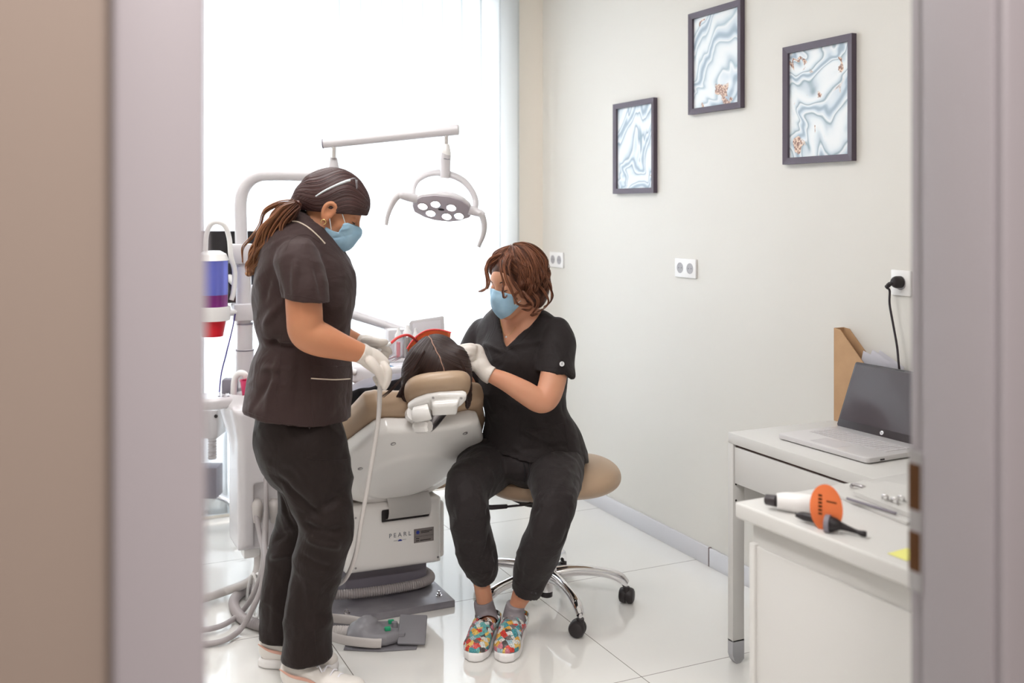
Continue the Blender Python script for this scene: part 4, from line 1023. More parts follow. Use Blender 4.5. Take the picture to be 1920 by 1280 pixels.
# far stand with star base at the left door edge
fc = G(396, 1000) + fw * .22 - rt * .10
fs = thing('column_stand', 'white column stand on a chrome caster base at the left door edge', 'stand', fc)
star_base(fc, .25, a_w - R(40), fs)
q = lambda y: W(0, y, 4.75).z
link('column', lathe([(0, .1), (.028, .1), (.028, .45), (0, .45)], fc, seg=24), 'mid_grey_plastic', fs)
lf = W(395, 880, 4.45)
link('grey_block', box((-.06, -.05, q(912)), (.05, .05, q(857)), Matrix.Translation(W(391, 0, 4.6).to_2d().to_3d()) @ Matrix.Rotation(-YAW, 4, 'Z'), .004), 'mid_grey_plastic', fs)
link('telescopic_tube', corrugated([W(398, 860, 4.6), W(398, 812, 4.6)], .02, .012, 16, 4), 'light_grey_plastic', fs)
bxo = link('top_box', box((-.08, -.08, W(0, 815, 4.55).z), (.045, .06, W(0, 762, 4.55).z), Matrix.Translation(W(398, 0, 4.55).to_2d().to_3d()) @ Matrix.Rotation(-YAW, 4, 'Z'), .006), 'light_grey_plastic', fs)
link('screw', lathe([(.008, 0), (.008, .002), (0, .003)], W(405, 780, 4.468), -fw, 14), 'screw_dark', bxo)
# ---------------------------------------------------------------- foot pedal
fo = G(675, 1222); fp_ = thing('foot_pedal', 'grey foot control with round dome and green buttons on the floor', 'foot control', (fo.x, fo.y, 0))
f = Field(fo + Vector((-.25, -.2, -.02)), fo + Vector((.3, .25, .13)), .004)
Mf = (rt, fw, up); C0 = G(700, 1205)
f.slab([(-.085, -.045), (-.03, -.062), (.05, -.058), (.09, -.03), (.09, .05), (.045, .075), (-.05, .07), (-.09, .03)], C0, rt, fw, up, .008, .050, .018)
f.ell(C0 - rt * .03 + fw * .005 + up * .045, (.055, .052, .03), Mf, k=.012)
f.ell(C0 - rt * .022 + fw * .01 + up * .068, (.036, .034, .016), Mf, k=.004)
f.ell(C0 - rt * .022 + fw * .01 + up * .078, (.024, .022, .010), Mf, k=.002)
link('body', f.mesh(None, 1), 'pedal_grey', fp_, True)
link('base_mat', prism([(-.09, -.06), (.03, -.072), (.15, -.055), (.155, .05), (.05, .09), (-.09, .07)], basis(C0, rt, fw, up), .0, .006, .002), 'pedal_dark', fp_)
for x, y in ((.055, .04), (.05, -.018)):
    link('green_button', box((-.010, -.007, .049), (.010, .007, .062), basis(C0 + rt * x + fw * y, rt, fw, up) @ Matrix.Rotation(R(20), 4, 'Z'), .003), 'green_button', fp_)
link('hinge_post', lathe([(0, .04), (.012, .04), (.010, .066), (0, .068)], C0 + rt * .07 + fw * .012, seg=16), 'pedal_dark', fp_)
link('pedal', box((-.0, -.055, -.004), (.095, .055, .006), basis(C0 + rt * .085 + up * .045, (rt * .98 + up * -.02), fw, up) @ Matrix.Rotation(R(34), 4, 'X'), .004), 'pedal_dark', fp_)
link('pedal_neck', box((.05, -.03, .025), (.11, .03, .045), basis(C0, rt, fw, up), .008), 'pedal_dark', fp_)
link('side_strap', tube([C0 - rt * .17 - fw * .03 + up * .045, C0 - rt * .09 - fw * .055 + up * .033, C0 + rt * .0 - fw * .068 + up * .028, C0 + rt * .035 - fw * .064 + up * .026], .016, 12, 5, ell=.35, side=(0, 0, 1)), 'hose_light', fp_)
link('side_strap', tube([C0 - rt * .17 + fw * .10 + up * .045, C0 - rt * .10 + fw * .095 + up * .040, C0 - rt * .05 + fw * .08 + up * .038], .016, 12, 5, ell=.35, side=(0, 0, 1)), 'hose_light', fp_)
link('pedal_hose', corrugated([C0 - rt * .22 + fw * .03 + up * .02, C0 - rt * .14 + fw * .03 + up * .026, C0 - rt * .08 + fw * .02 + up * .03], .02, .009, 14, 5), 'hose_light', fp_)
# ---------------------------------------------------------------- hoses on the floor at the left
def hose(name, label, pts, r, m='hose_grey', corr=False, cat='hose'):
    p = [W(*q) for q in pts]; c = p[len(p) // 2]
    t = thing(name, label, cat, (c.x, c.y, max(0, c.z)))
    link('hose', corrugated(p, r, .009, 14, 8) if corr else tube(p, r, 14, 8), m, t); return t
def Zg(py, z=.012): return (CAM_H - z) * F / (py - HOR)
hose('drain_hose', 'thick off-white drain pipe curving from under the cuspidor unit to the left', [(483, 1030, 3.85), (484, 1060, 3.80), (476, 1082, 3.76), (455, 1096, 3.80), (425, 1107, Zg(1107, .03)), (395, 1117, Zg(1117, .03)), (355, 1128, Zg(1128, .03))], .0145 * 1.1, 'hose_light')
hose('supply_hose', 'grey hose dropping from the upper elbow and looping left on the floor, upper of two', [(480, 965, 3.77), (488, 1005, 3.72), (494, 1040, 3.66), (488, 1080, 3.62), (474, 1115, 3.62), (455, 1145, Zg(1145, .02)), (425, 1168, Zg(1168, .02)), (392, 1179, Zg(1179, .02)), (350, 1182, Zg(1182, .02))], .0095)
hose('supply_hose', 'grey hose looping left on the floor nearest the camera, lower of two', [(499, 960, 3.76), (496, 1010, 3.70), (497, 1050, 3.6), (490, 1100, 3.56), (474, 1140, 3.52), (452, 1178, Zg(1178, .02)), (425, 1198, Zg(1198, .015)), (395, 1206, Zg(1206, .012)), (350, 1208, Zg(1208, .012))], .0095)
hose('flat_cable', 'grey strip cable falling straight down the front of the cuspidor unit', [(498, 895, 3.80), (499, 930, 3.75), (499, 1000, 3.72), (496, 1060, 3.70), (492, 1120, 3.70)], .008)
hose('coiled_hose', 'grey corrugated hose coiled on the floor behind the legs of the standing person', [(515, 1176, Zg(1176, .02)), (480, 1170, Zg(1170, .02)), (450, 1155, Zg(1155, .02)), (438, 1130, Zg(1130, .02)), (450, 1112, Zg(1112, .02)), (480, 1100, Zg(1100, .02)), (520, 1096, Zg(1096, .02)), (560, 1100, Zg(1100, .02)), (600, 1110, Zg(1110, .02))], .019, 'hose_grey', True)
for k, (dx, lb) in enumerate(((0, 'white coiled cable loop, left one, on the floor by the grey hoses'), (9, 'white coiled cable loop, right one, close to the dark trouser leg'))):
    hose('white_cable', lb, [(462 + dx, 1128, 3.82), (466 + dx, 1098, 3.76), (474 + dx, 1075, 3.70), (482 + dx, 1100, 3.70), (478 + dx, 1140, 3.72), (470 + dx, 1158, Zg(1158, .008)), (462 + dx, 1150, Zg(1150, .008))], .005, 'white_plastic', cat='cable')
# ---------------------------------------------------------------- materials of the people
mat('skin_tan', '#c98a66', 0.5, sss=0.15, bump=(260, 0.08, 0.0006), vary=(9, '#c4825f'))
mat('skin_fair', '#d59a7b', 0.5, sss=0.15, bump=(260, 0.08, 0.0006), vary=(9, '#cf9072'))
mat('skin_pale', '#d6a18a', 0.5, sss=0.15)
def cloth(name, col, sc=900):
    def fn(nt, b):
        tc = nt.nodes.new('ShaderNodeTexCoord'); n = nt.nodes.new('ShaderNodeTexNoise'); n.inputs['Scale'].default_value = sc; n.inputs['Detail'].default_value = 2
        n2 = nt.nodes.new('ShaderNodeTexNoise'); n2.inputs['Scale'].default_value = 7; n2.inputs['Detail'].default_value = 3.5; n2.inputs['Distortion'].default_value = 1.6
        b1 = nt.nodes.new('ShaderNodeBump'); b1.inputs['Strength'].default_value = .15; b1.inputs['Distance'].default_value = .001
        b2 = nt.nodes.new('ShaderNodeBump'); b2.inputs['Strength'].default_value = .4; b2.inputs['Distance'].default_value = .02
        for x in (n, n2): nt.links.new(tc.outputs['Object'], x.inputs['Vector'])
        nt.links.new(n.outputs['Fac'], b1.inputs['Height']); nt.links.new(n2.outputs['Fac'], b2.inputs['Height'])
        nt.links.new(b2.outputs['Normal'], b1.inputs['Normal']); nt.links.new(b1.outputs['Normal'], b.inputs['Normal'])
    mat(name, col, .7, sheen=.08, fn=fn).node_tree.nodes['Principled BSDF'].inputs['Specular IOR Level'].default_value = .28
cloth('scrub_brown', '#3a2a29'); cloth('scrub_dark', '#1d1210'); cloth('scrub_black', '#262021'); cloth('black_knit', '#121014')
mat('piping_cream', '#d8c8b6', .6)
mat('glove', '#ddd4cc', .45, sss=.05, bump=(120, .25, .002))
mat('mask_blue', '#a3c6dc', .75, bump=(500, .2, .0006), vary=(40, '#98bdd6'))
mat('mask_white', '#e6eef2', .7)
mat('sock_grey', '#8d868a', .85, bump=(500, .3, .001))
mat('sneaker_white', '#e6e0da', .5); mat('sneaker_pink', '#dcaa98', .5)
mat('sole_white', '#ece9e8', .45)
mat('gold', '#e8c98a', .2, 1.0)
mat('lash', '#241a1a', .6)
mat('lip', '#a8605a', .5)
def hairm(name, dark, light, freq, attr='strand', grad=None, part=False):
    def fn(nt, b):
        L = nt.links.new; N = nt.nodes.new
        if attr: a = N('ShaderNodeAttribute'); a.attribute_name = attr; src = a.outputs['Fac']
        n = N('ShaderNodeTexNoise'); n.noise_dimensions = '1D' if attr else '3D'; n.inputs['Detail'].default_value = 6
        n.inputs['Scale'].default_value = freq; tc = N('ShaderNodeTexCoord')
        if attr: L(src, n.inputs['W'])
        else: L(tc.outputs['Object'], n.inputs['Vector'])
        r = N('ShaderNodeValToRGB'); r.color_ramp.elements[0].position = .35; r.color_ramp.elements[1].position = .68
        r.color_ramp.elements[0].color = srgb(dark); r.color_ramp.elements[1].color = srgb(light); L(n.outputs['Fac'], r.inputs[0])
        out = r.outputs[0]
        if grad:
            sp = N('ShaderNodeSeparateXYZ'); L(tc.outputs['Generated'], sp.inputs[0]); gr = N('ShaderNodeValToRGB')
            gr.color_ramp.elements[0].position = grad[2]; gr.color_ramp.elements[1].position = grad[3]
            L(sp.outputs[grad[0]], gr.inputs[0]); mx = N('ShaderNodeMix'); mx.data_type = 'RGBA'; mx.blend_type = 'MIX'
            r2 = N('ShaderNodeValToRGB'); r2.color_ramp.elements[0].color = srgb(grad[1][0]); r2.color_ramp.elements[1].color = srgb(grad[1][1]); r2.color_ramp.elements[0].position = .35; r2.color_ramp.elements[1].position = .65
            L(n.outputs['Fac'], r2.inputs[0]); L(gr.outputs[0], mx.inputs[0]); L(r2.outputs[0], mx.inputs[6]); L(out, mx.inputs[7]); out = mx.outputs[2]
        if part:
            p = N('ShaderNodeAttribute'); p.attribute_name = 'part'; pr = N('ShaderNodeValToRGB'); pr.color_ramp.elements[0].position = .25; pr.color_ramp.elements[1].position = .5
            L(p.outputs['Fac'], pr.inputs[0]); mx = N('ShaderNodeMix'); mx.data_type = 'RGBA'; L(pr.outputs[0], mx.inputs[0]); mx.inputs[6].default_value = srgb('#b98f7c'); L(out, mx.inputs[7]); out = mx.outputs[2]
        L(out, b.inputs['Base Color'])
        bp = N('ShaderNodeBump'); bp.inputs['Strength'].default_value = .5; bp.inputs['Distance'].default_value = .003; L(n.outputs['Fac'], bp.inputs['Height']); L(bp.outputs['Normal'], b.inputs['Normal'])
    mat(name, dark, .42, fn=fn)
hairm('hair_dark_brown', '#2c1a1a', '#523431', 26)
hairm('hair_ponytail', '#3a211b', '#6b4030', 1.0, 'strand', (0, ('#74452c', '#ad7850'), .30, .9))
hairm('hair_auburn', '#4e2a1d', '#a3684a', 1.0, 'strand')
hairm('hair_auburn_base', '#3f2317', '#6a3d29', 60, None)
hairm('hair_black_brown', '#1c1212', '#46302a', 55, 'strand', None, True)
hairm('hair_black_strand', '#1c1110', '#4a2f28', 1.0, 'strand')
def clog_fn(nt, b):
    L = nt.links.new; N = nt.nodes.new; tc = N('ShaderNodeTexCoord'); v = N('ShaderNodeTexVoronoi'); v.distance = 'CHEBYCHEV'; v.inputs['Scale'].default_value = 60; v.inputs['Randomness'].default_value = .55
    L(tc.outputs['Object'], v.inputs['Vector']); s = N('ShaderNodeSeparateColor'); L(v.outputs['Color'], s.inputs[0])
    r = N('ShaderNodeValToRGB'); r.color_ramp.interpolation = 'CONSTANT'; cols = ['#6fb0ae', '#e3ded8', '#d4453c', '#57504f', '#e0a94a', '#a9c4cc', '#cf7f8c', '#4f9aa3', '#e7c06a', '#d9dcd8', '#7b7170']
    r.color_ramp.elements[0].color = srgb(cols[0]); r.color_ramp.elements[1].position = .09; r.color_ramp.elements[1].color = srgb(cols[1])
    for i in range(2, len(cols)): e = r.color_ramp.elements.new(i / len(cols)); e.color = srgb(cols[i])
    L(s.outputs[0], r.inputs[0])
    v2 = N('ShaderNodeTexVoronoi'); v2.feature = 'DISTANCE_TO_EDGE'; v2.inputs['Scale'].default_value = 150; L(tc.outputs['Object'], v2.inputs['Vector'])
    r2 = N('ShaderNodeValToRGB'); r2.color_ramp.elements[0].position = .02; r2.color_ramp.elements[1].position = .09; r2.color_ramp.elements[0].color = srgb('#3a3434'); r2.color_ramp.elements[1].color = (1, 1, 1, 1); L(v2.outputs['Distance'], r2.inputs[0])
    mx = N('ShaderNodeMix'); mx.data_type = 'RGBA'; mx.blend_type = 'MULTIPLY'; mx.inputs[0].default_value = .55; L(r.outputs[0], mx.inputs[6]); L(r2.outputs[0], mx.inputs[7]); L(mx.outputs[2], b.inputs['Base Color'])
mat('clog_print', rough=.4, fn=clog_fn)

def bounds(pts, m):
    return Vector([min(p[k] for p in pts) - m for k in range(3)]), Vector([max(p[k] for p in pts) + m for k in range(3)])
def CH(f, lst, k=0.0, n=4, u=None, op='u'):
    """limb given as (px, py, Z, r) or (px, py, Z, ru, rv)"""
    f.chain([W(*q[:3]) for q in lst], [q[3] if len(q) == 4 else (q[3], q[4]) for q in lst], k, n, u, op)
def head_shape(f, o, hf, hs, hu, g=0.0, k=.012, s=1.0):
    """skull, face, jaw, nose, lips; o between the ears; g inflates"""
    P = lambda a, b, c: o + hf * a * s + hs * b * s + hu * c * s
    ax = (hf, hs, hu)
    f.ell(P(-.012, 0, .042), (.096 * s + g, .074 * s + g, .088 * s + g), ax, k)
    f.ell(P(.040, 0, -.012), (.052 * s + g, .060 * s + g, .078 * s + g), ax, .02)
    f.seg(P(.018, .036, -.055), P(.068, .0, -.088), .022 * s + g, .019 * s + g, k=.025)
    f.seg(P(.018, -.036, -.055), P(.068, .0, -.088), .022 * s + g, .019 * s + g, k=.025)
    f.ell(P(.060, 0, -.066), (.026 * s + g, .030 * s + g, .030 * s + g), ax, .02)
    f.ell(P(.072, 0, .040), (.020 * s + g, .046 * s + g, .030 * s + g), ax, .02)          # brow
    f.seg(P(.088, 0, .018), P(.108, 0, -.018), .0075 * s + g, .0115 * s + g, k=.014)       # nose
    for q in (-1, 1):
        f.ell(P(.100, q * .010, -.022), (.009 * s + g, .009 * s + g, .007 * s + g), ax, .008)
        f.ell(P(.062, q * .040, -.010), (.022 * s + g, .018 * s + g, .020 * s + g), ax, .02)  # cheek
        if g == 0:
            f.ell(P(.090, q * .031, .014), (.012 * s, .016 * s, .010 * s), ax, .012, op='s')    # eye hollow
            f.ell(P(.079, q * .031, .013), (.0125 * s, .0135 * s, .0115 * s), ax, .003)            # lid over the eyeball
    if g == 0:
        f.seg(P(.091, -.018, -.050), P(.091, .018, -.050), .006 * s, .006 * s, k=.008)
def ear_shape(f, o, hf, hs, hu, side, s=1.0, dx=0.0):
    o = o + hf * dx
    P = lambda a, b, c: o + hf * a * s + hs * (side * b) * s + hu * c * s
    pts = [P(.010, .076, .012), P(.004, .083, .032), P(-.012, .088, .036), P(-.024, .089, .022), P(-.024, .088, .0), P(-.014, .083, -.018), P(-.002, .076, -.022)]
    f.chain(pts, [.0045, .005, .0055, .0055, .005, .006, .006], .003, 4)
    f.ell(P(-.008, .078, .006), (.016 * s, .008 * s, .024 * s), (hf, hs, hu), .006)
    f.ell(P(-.004, .093, .006), (.009 * s, .008 * s, .013 * s), (hf, hs, hu), .004, op='s')
def lock(bm, guide, r0, r1, n, seed, rs=.0016, curl=0.0, turns=3.0, step=5):
    """a lock of hair: n thin strands round a guide line"""
    lay = bm.verts.layers.float.get('strand') or bm.verts.layers.float.new('strand')
    rnd = random.Random(seed); G_ = spline(guide, step); m = len(G_)
    x, y, z = frame_from(G_[1] - G_[0])
    for i in range(n):
        a = rnd.uniform(0, 6.28); q = math.sqrt(rnd.random()); ph = rnd.uniform(0, .6); pts = []; rad = []
        for j, p in enumerate(G_):
            t = j / (m - 1); w_ = (r0 + (r1 - r0) * t) * q * (1 - .5 * max(0, t - .8) * 5 * .4)
            aa = a + t * .8; c = curl * t; cc = turns * 6.283 * t + ph
            pts.append(p + x * (w_ * math.cos(aa) + c * math.cos(cc)) + y * (w_ * math.sin(aa) + c * math.sin(cc)))
            rad.append(rs * (1.0 - .75 * t ** 3))
        val = rnd.uniform(0, 60)
        for rg_ in add_tube(bm, pts, rad, 4, cap=False):
            for v in rg_: v[lay] = val

# ================================================================ standing person
np_ = thing('person', 'standing person in dark brown scrubs with a long ponytail and white gloves', 'person', G(590, 1275))
Zn = 3.15
hf = (rt * .89 - up * .46).normalized(); hu = (rt * .46 + up * .89).normalized(); hs = fw.copy()
ho = W(619, 398, Zn); nS = .93
tunic = [(566, 434, Zn, .058, .085), (562, 454, Zn, .098, .145), (562, 480, Zn, .122, .185), (567, 520, Zn, .142, .19), (572, 560, Zn, .151, .185), (571, 600, Zn, .143, .175), (574, 645, Zn, .128, .16), (568, 690, Zn, .147, .175), (560, 740, Zn, .155, .19), (554, 790, Zn, .161, .20), (553, 850, Zn, .16, .20)]
near_arm = [(552, 484, 2.995, .050), (566, 530, 2.94, .050), (571, 590, 2.93, .050), (574, 622, 2.93, .047), (600, 636, 2.94, .047), (640, 650, 2.96, .036), (678, 662, 2.98, .0265)]
far_arm = [(572, 458, 3.31, .050), (598, 530, 3.36, .048), (618, 600, 3.38, .045), (640, 632, 3.38, .040), (668, 641, 3.38, .028)]
# hand holding the hose (nearer): palm, then separate fingers
def near_hand(f, g):
    CH(f, [(684, 666, 2.985, .026 + g, .020 + g), (700, 675, 2.99, .029 + g, .018 + g), (716, 688, 2.99, .027 + g, .016 + g)], .01, 4, u=(0, 0, 1))
    fs = [[(720, 684, 2.965), (727.5, 696, 2.955), (727.5, 711, 2.955), (721, 726, 2.96)],
          [(719, 687, 2.985), (725, 701, 2.985), (719, 713, 2.99), (707, 712, 3.00)],
          [(716, 692, 3.00), (722, 705, 3.01), (716, 719, 3.015), (709, 719, 3.01)],
          [(712, 695, 3.018), (716, 707, 3.03), (711, 716, 3.035), (704, 709, 3.025)]]
    for i, q in enumerate(fs): CH(f, [p + (r + g,) for p, r in zip(q, (.0105, .0095, .0085, .0072))], .003)
    CH(f, [(694, 677, 2.955, .013 + g), (706, 692, 2.95, .0105 + g), (714, 706, 2.955, .009 + g), (716, 718, 2.965, .0075 + g)], .008)
def far_hand(f, g):
    CH(f, [(672, 643, 3.38, .024 + g, .019 + g), (688, 645, 3.38, .027 + g, .018 + g), (703, 649, 3.38, .025 + g, .016 + g)], .01, 4, u=(0, 0, 1))
    for q in ([(702, 645, 3.36), (716, 650, 3.345), (727, 655, 3.35), (731, 661, 3.365)],
              [(702, 650, 3.37), (714, 658, 3.35), (723, 663, 3.355), (725, 669, 3.37)],
              [(700, 655, 3.38), (708, 665, 3.36), (716, 670, 3.36), (715, 675, 3.375)],
              [(695, 657, 3.39), (701, 668, 3.37), (708, 674, 3.37), (709, 678, 3.38)]):
        CH(f, [p + (r + g,) for p, r in zip(q, (.0105, .0095, .0085, .0072))], .003)
    CH(f, [(684, 640, 3.35, .013 + g), (700, 640, 3.33, .011 + g), (713, 642, 3.325, .009 + g), (723, 641, 3.33, .0075 + g)], .008)
near_leg = [(572, 800, 3.08, .110, .10), (586, 870, 3.08, .112, .10), (600, 925, 3.08, .095, .085), (612, 968, 3.07, .070, .070), (612, 995, 3.07, .066, .066), (600, 1040, 3.07, .066, .066), (588, 1085, 3.08, .060, .06), (577, 1130, 3.085, .046, .05), (572, 1200, 3.085, .040, .042), (572, 1262, 3.085, .036, .036)]
far_leg = [(560, 800, 3.22, .10, .10), (562, 870, 3.24, .10, .095), (566, 930, 3.25, .085, .08), (563, 985, 3.26, .066, .066), (550, 1036, 3.26, .062, .062), (540, 1080, 3.26, .055, .058), (532, 1130, 3.26, .044, .046), (524, 1180, 3.26, .037, .038), (522, 1222, 3.26, .034, .034)]
allp = [W(440, 310, 3.15), W(740, 310, 3.4), W(740, 1290, 2.9), W(440, 1290, 3.4), W(440, 800, 2.85), W(740, 800, 3.45)]
lo, hi = bounds(allp, .02)
f = Field(lo, hi, .0042)
CH(f, [(560, 455, Zn, .075, .13), (562, 480, Zn, .105, .165), (567, 520, Zn, .125, .17), (572, 560, Zn, .13, .165), (572, 645, Zn, .10, .125), (568, 690, Zn, .11, .135), (560, 740, Zn, .11, .14), (558, 800, Zn, .10, .13), (562, 840, Zn, .09, .12)], .02, 3, u=rt)
CH(f, near_arm, .02, 4); CH(f, far_arm, .02, 4)
CH(f, [(x, y, z, a - .018, b - .018) for x, y, z, a, b in near_leg], .02, 3, u=rt); CH(f, [(x, y, z, a - .018, b - .018) for x, y, z, a, b in far_leg], .02, 3, u=rt)
near_hand(f, -.0018); far_hand(f, -.0018)
for (hx_, hz_, tx_) in ((568, 3.085, 650), (520, 3.26, 590)):
    h_ = W(hx_, 0, hz_); h_.z = .045; t_ = W(tx_, 0, hz_ - .02); t_.z = .04; t_ = h_.lerp(t_, .72); t_.z = .042; h_.z = .055; f.seg(h_, t_, (.026, .024), (.016, .024), u=up, k=.02)
f.chain([W(604, 418, Zn), W(586, 434, Zn), W(566, 456, Zn)], [.052, .055, .072], .03, 4)
head_shape(f, ho, hf, hs, hu, s=nS)
body = f.mesh()
link('body', body, 'skin_tan', np_, True)
# finer head over the same skull so that the face reads
def head_detail(o, hf, hs, hu, sides, neck, s=1.0, dx=0.0):
    lo, hi = bounds([o], .17); f = Field(lo, hi, .0025); head_shape(f, o, hf, hs, hu, g=.0008, s=s); hf, hs, hu = hf * s, hs * s, hu * s
    for q in (-1, 1):
        P = lambda a, b, c: o + hf * a + hs * b + hu * c
        f.ell(P(.091, q * .031, .015), (.012, .016, .010), (hf, hs, hu), .010, op='s'); f.ell(P(.079, q * .031, .013), (.0128, .0138, .0118), (hf, hs, hu), .003)
    f.seg(o + hf * .091 - hs * .018 - hu * .050, o + hf * .091 + hs * .018 - hu * .050, .006, .006, k=.008)
    for s_ in sides: ear_shape(f, o, hf, hs, hu, s_, 1.0, dx)
    if neck: f.chain(neck[0], neck[1], .02, 4)
    return f.mesh()
me_h = head_detail(ho, hf, hs, hu, (-1,), ([W(602, 420, Zn), W(590, 432, Zn)], [.0528, .0555]), nS, .016)
bd = [o for o in np_.children if o.name.startswith('body')][0]
def join_into(o, me, base):
    me.transform(Matrix.Translation(-base)); bm = bmesh.new(); bm.from_mesh(o.data); bm.from_mesh(me); bm.to_mesh(o.data); bm.free(); o.data.shade_smooth()
join_into(bd, me_h, np_.location)
def face_marks(o, hf, hs, hu, par, side, brow='hair_dark_brown', off=.0):
    P = lambda a, b, c: o + hf * a + hs * (side * b) + hu * c
    link('eyelash', tube([P(.0885, .018, .008), P(.0925, .026, .006), P(.0925, .034, .006), P(.087, .042, .009), P(.085, .046, .008)], [.0008, .0016, .0018, .0016, .0006], 8, 4), 'lash', par)
    link('eyebrow', tube([P(.0905, .014, .034), P(.0915, .024, .038), P(.086, .036, .040), P(.075, .048, .036)], [.0018, .0032, .003, .0012], 8, 4, ell=.6), 'lash', par)
face_marks(ho, hf * nS, hs * nS, hu * nS, np_, -1)
# earring
e0 = ho - hs * .082 + hf * .008 - hu * .028
link('earring', tube([e0 + (hf * math.cos(t) + hu * math.sin(t)) * .0075 for t in [R(-60 + 20 * k) for k in range(16)]], .0016, 10), 'gold', np_)
# scrub top
f = Field(*bounds([W(430, 400, 3.15), W(690, 830, 3.15), W(560, 600, 2.85), W(560, 600, 3.48)], .03), .0048)
CH(f, [(552, 478, 3.03, .058), (558, 492, 2.98, .066), (570, 535, 2.945, .070), (577, 590, 2.93, .071)], .0, 4)
f.slab([(-.12, -.11), (.16, -.11), (.135, .0), (.06, .012), (-.06, .027), (-.12, .03)], W(578, 578, 2.93), rt, up, fw, -.12, .12, .002, op='s')
CH(f, [(574, 563, 2.937, .050), (577, 610, 2.93, .059)], 0, 3, op='s')
CH(f, tunic, .022, 4, u=rt)
CH(f, [(585, 500, Zn, .10, .13), (612, 560, 3.13, .085, .14), (600, 610, Zn, .08, .12)], .05, 3, u=rt)
CH(f, [(570, 452, 3.28, .060), (578, 480, 3.33, .068), (598, 535, 3.36, .066)], .03, 4)
# sleeve end, hem, neckline
nrm = (up * -.99 + rt * .14 * -1).normalized(); f.plane_cut(W(552, 799, 2.98), (-up - rt * .15).normalized())
f.chain([W(640, 400, Zn), W(604, 421, Zn), W(592, 433, Zn)], [.066, .062, .060], 0, 4, op='s')
tn_f = [  # (start, end, width, depth)
    (W(488, 655, 3.0), W(575, 600, 2.99), .012, -.008), (W(485, 640, 3.02), W(560, 655, 2.98), .010, -.010), (W(490, 620, 3.0), W(540, 560, 2.97), .014, .007),
    (W(500, 560, 2.99), W(535, 470, 2.98), .012, -.008), (W(505, 470, 3.0), W(560, 440, 2.98), .012, .005), (W(615, 640, 2.99), W(655, 600, 3.05), .010, -.006),
    (W(520, 660, 2.98), W(500, 780, 2.98), .016, .007), (W(560, 665, 2.98), W(545, 790, 2.97), .016, -.006), (W(640, 690, 3.0), W(640, 790, 3.0), .014, .006), (W(600, 660, 2.98), W(590, 790, 2.97), .02, .006),
    (W(550, 470, 2.90), W(548, 555, 2.87), .012, .005), (W(590, 480, 2.91), W(606, 560, 2.88), .012, -.006), (W(560, 520, 2.87), W(600, 500, 2.87), .010, -.004), (W(533, 560, 2.9), W(533, 470, 2.95), .010, -.006),
    (W(478, 770, 3.0), W(530, 690, 2.98), .014, -.006), (W(485, 690, 3.0), W(560, 700, 2.98), .012, .005)]
top_ = link('scrub_top', f.mesh(folds([(a, b, w_, d_ * 1.7) for a, b, w_, d_ in tn_f], [(24, .0026, 1), (-11, .008, 41), (-23, .0024, 42), (52, .0010, 2)]), 2), 'scrub_brown', np_, True)
# sleeve hem band, pocket with cream piping, collar piping
seam(top_, [(583, 709), (605, 710.5), (630, 711.5), (656, 710)], 'pocket_piping', .0019, 'piping_cream', .0008)
seam(top_, [(548, 415), (560, 417), (578, 427), (596, 443), (609, 457)], 'collar_piping', .0022, 'piping_cream', .0012)
for q in ([(583, 690), (583, 720), (585, 770), (590, 798)], [(585, 685), (620, 687), (655, 685)], [(538, 552), (570, 556), (613, 567)], [(462, 772), (500, 785), (560, 797), (640, 804)],
          [(535, 470), (548, 447), (575, 440), (600, 455)], [(528, 620), (524, 680), (515, 780)]): seam(top_, q)
# trousers
f = Field(*bounds([W(440, 780, 3.15), W(700, 1280, 3.15), W(560, 900, 2.9), W(560, 900, 3.45)], .03), .0048)
CH(f, [(557, 780, Zn, .125, .165), (560, 820, Zn, .135, .17), (568, 850, Zn, .132, .165)], 0, 3, u=rt)
f.ell(W(532, 822, 3.12), (.075, .09, .09), (rt, fw, up), k=.04)
nl = [(578, 830, 3.08, .112, .11), (587, 878, 3.08, .114, .108), (601, 928, 3.08, .098, .095), (611, 963, 3.07, .084, .086), (612, 995, 3.07, .080, .08), (601, 1040, 3.07, .077, .076), (589, 1085, 3.08, .074, .072), (578, 1128, 3.085, .071, .07), (577, 1190, 3.085, .073, .072), (579, 1275, 3.085, .077, .075)]
fl_ = [(562, 830, 3.24, .11, .10), (568, 898, 3.25, .088, .095), (566, 943, 3.25, .076, .085), (562, 987, 3.26, .078, .08), (550, 1036, 3.26, .078, .076), (542, 1077, 3.26, .076, .073), (536, 1125, 3.26, .076, .07), (533, 1166, 3.26, .076, .07), (532, 1235, 3.26, .077, .072)]
CH(f, nl, .03, 4, u=rt); CH(f, fl_, .012, 4, u=rt)
def leg_cut(f, p, n, c, rad):
    """cuts one leg off below its hem"""
    ax = [f.lo[k] + f.h * np.arange(f.n[k], dtype=np.float32) for k in range(3)]
    X, Y, Z = ax[0][:, None, None], ax[1][None, :, None], ax[2][None, None, :]
    d = (X - p.x) * n.x + (Y - p.y) * n.y + (Z - p.z) * n.z; inside = ((X - c.x) * fw.x + (Y - c.y) * fw.y)
    m = rad(inside); f.F = np.where(m & (d > -.01), np.maximum(f.F, d), f.F).astype(np.float32)
Zsep = W(0, 0, 3.17)
mid = G(575, 1280); mid = Vector((0, 0, 0)) + fw * 3.175 + rt * -.65
leg_cut(f, W(578, 1254, 3.0), (-up + rt * .06).normalized(), mid, lambda s: s < 0)
leg_cut(f, W(531, 1210, 3.2), (-up - rt * .0).normalized(), mid, lambda s: s >= 0)
f.seg(W(578, 1235, 3.085), W(578, 1290, 3.085), (.060, .060), (.066, .066), u=rt, op='s')
f.seg(W(532, 1195, 3.26), W(532, 1250, 3.26), (.060, .058), (.066, .064), u=rt, op='s')
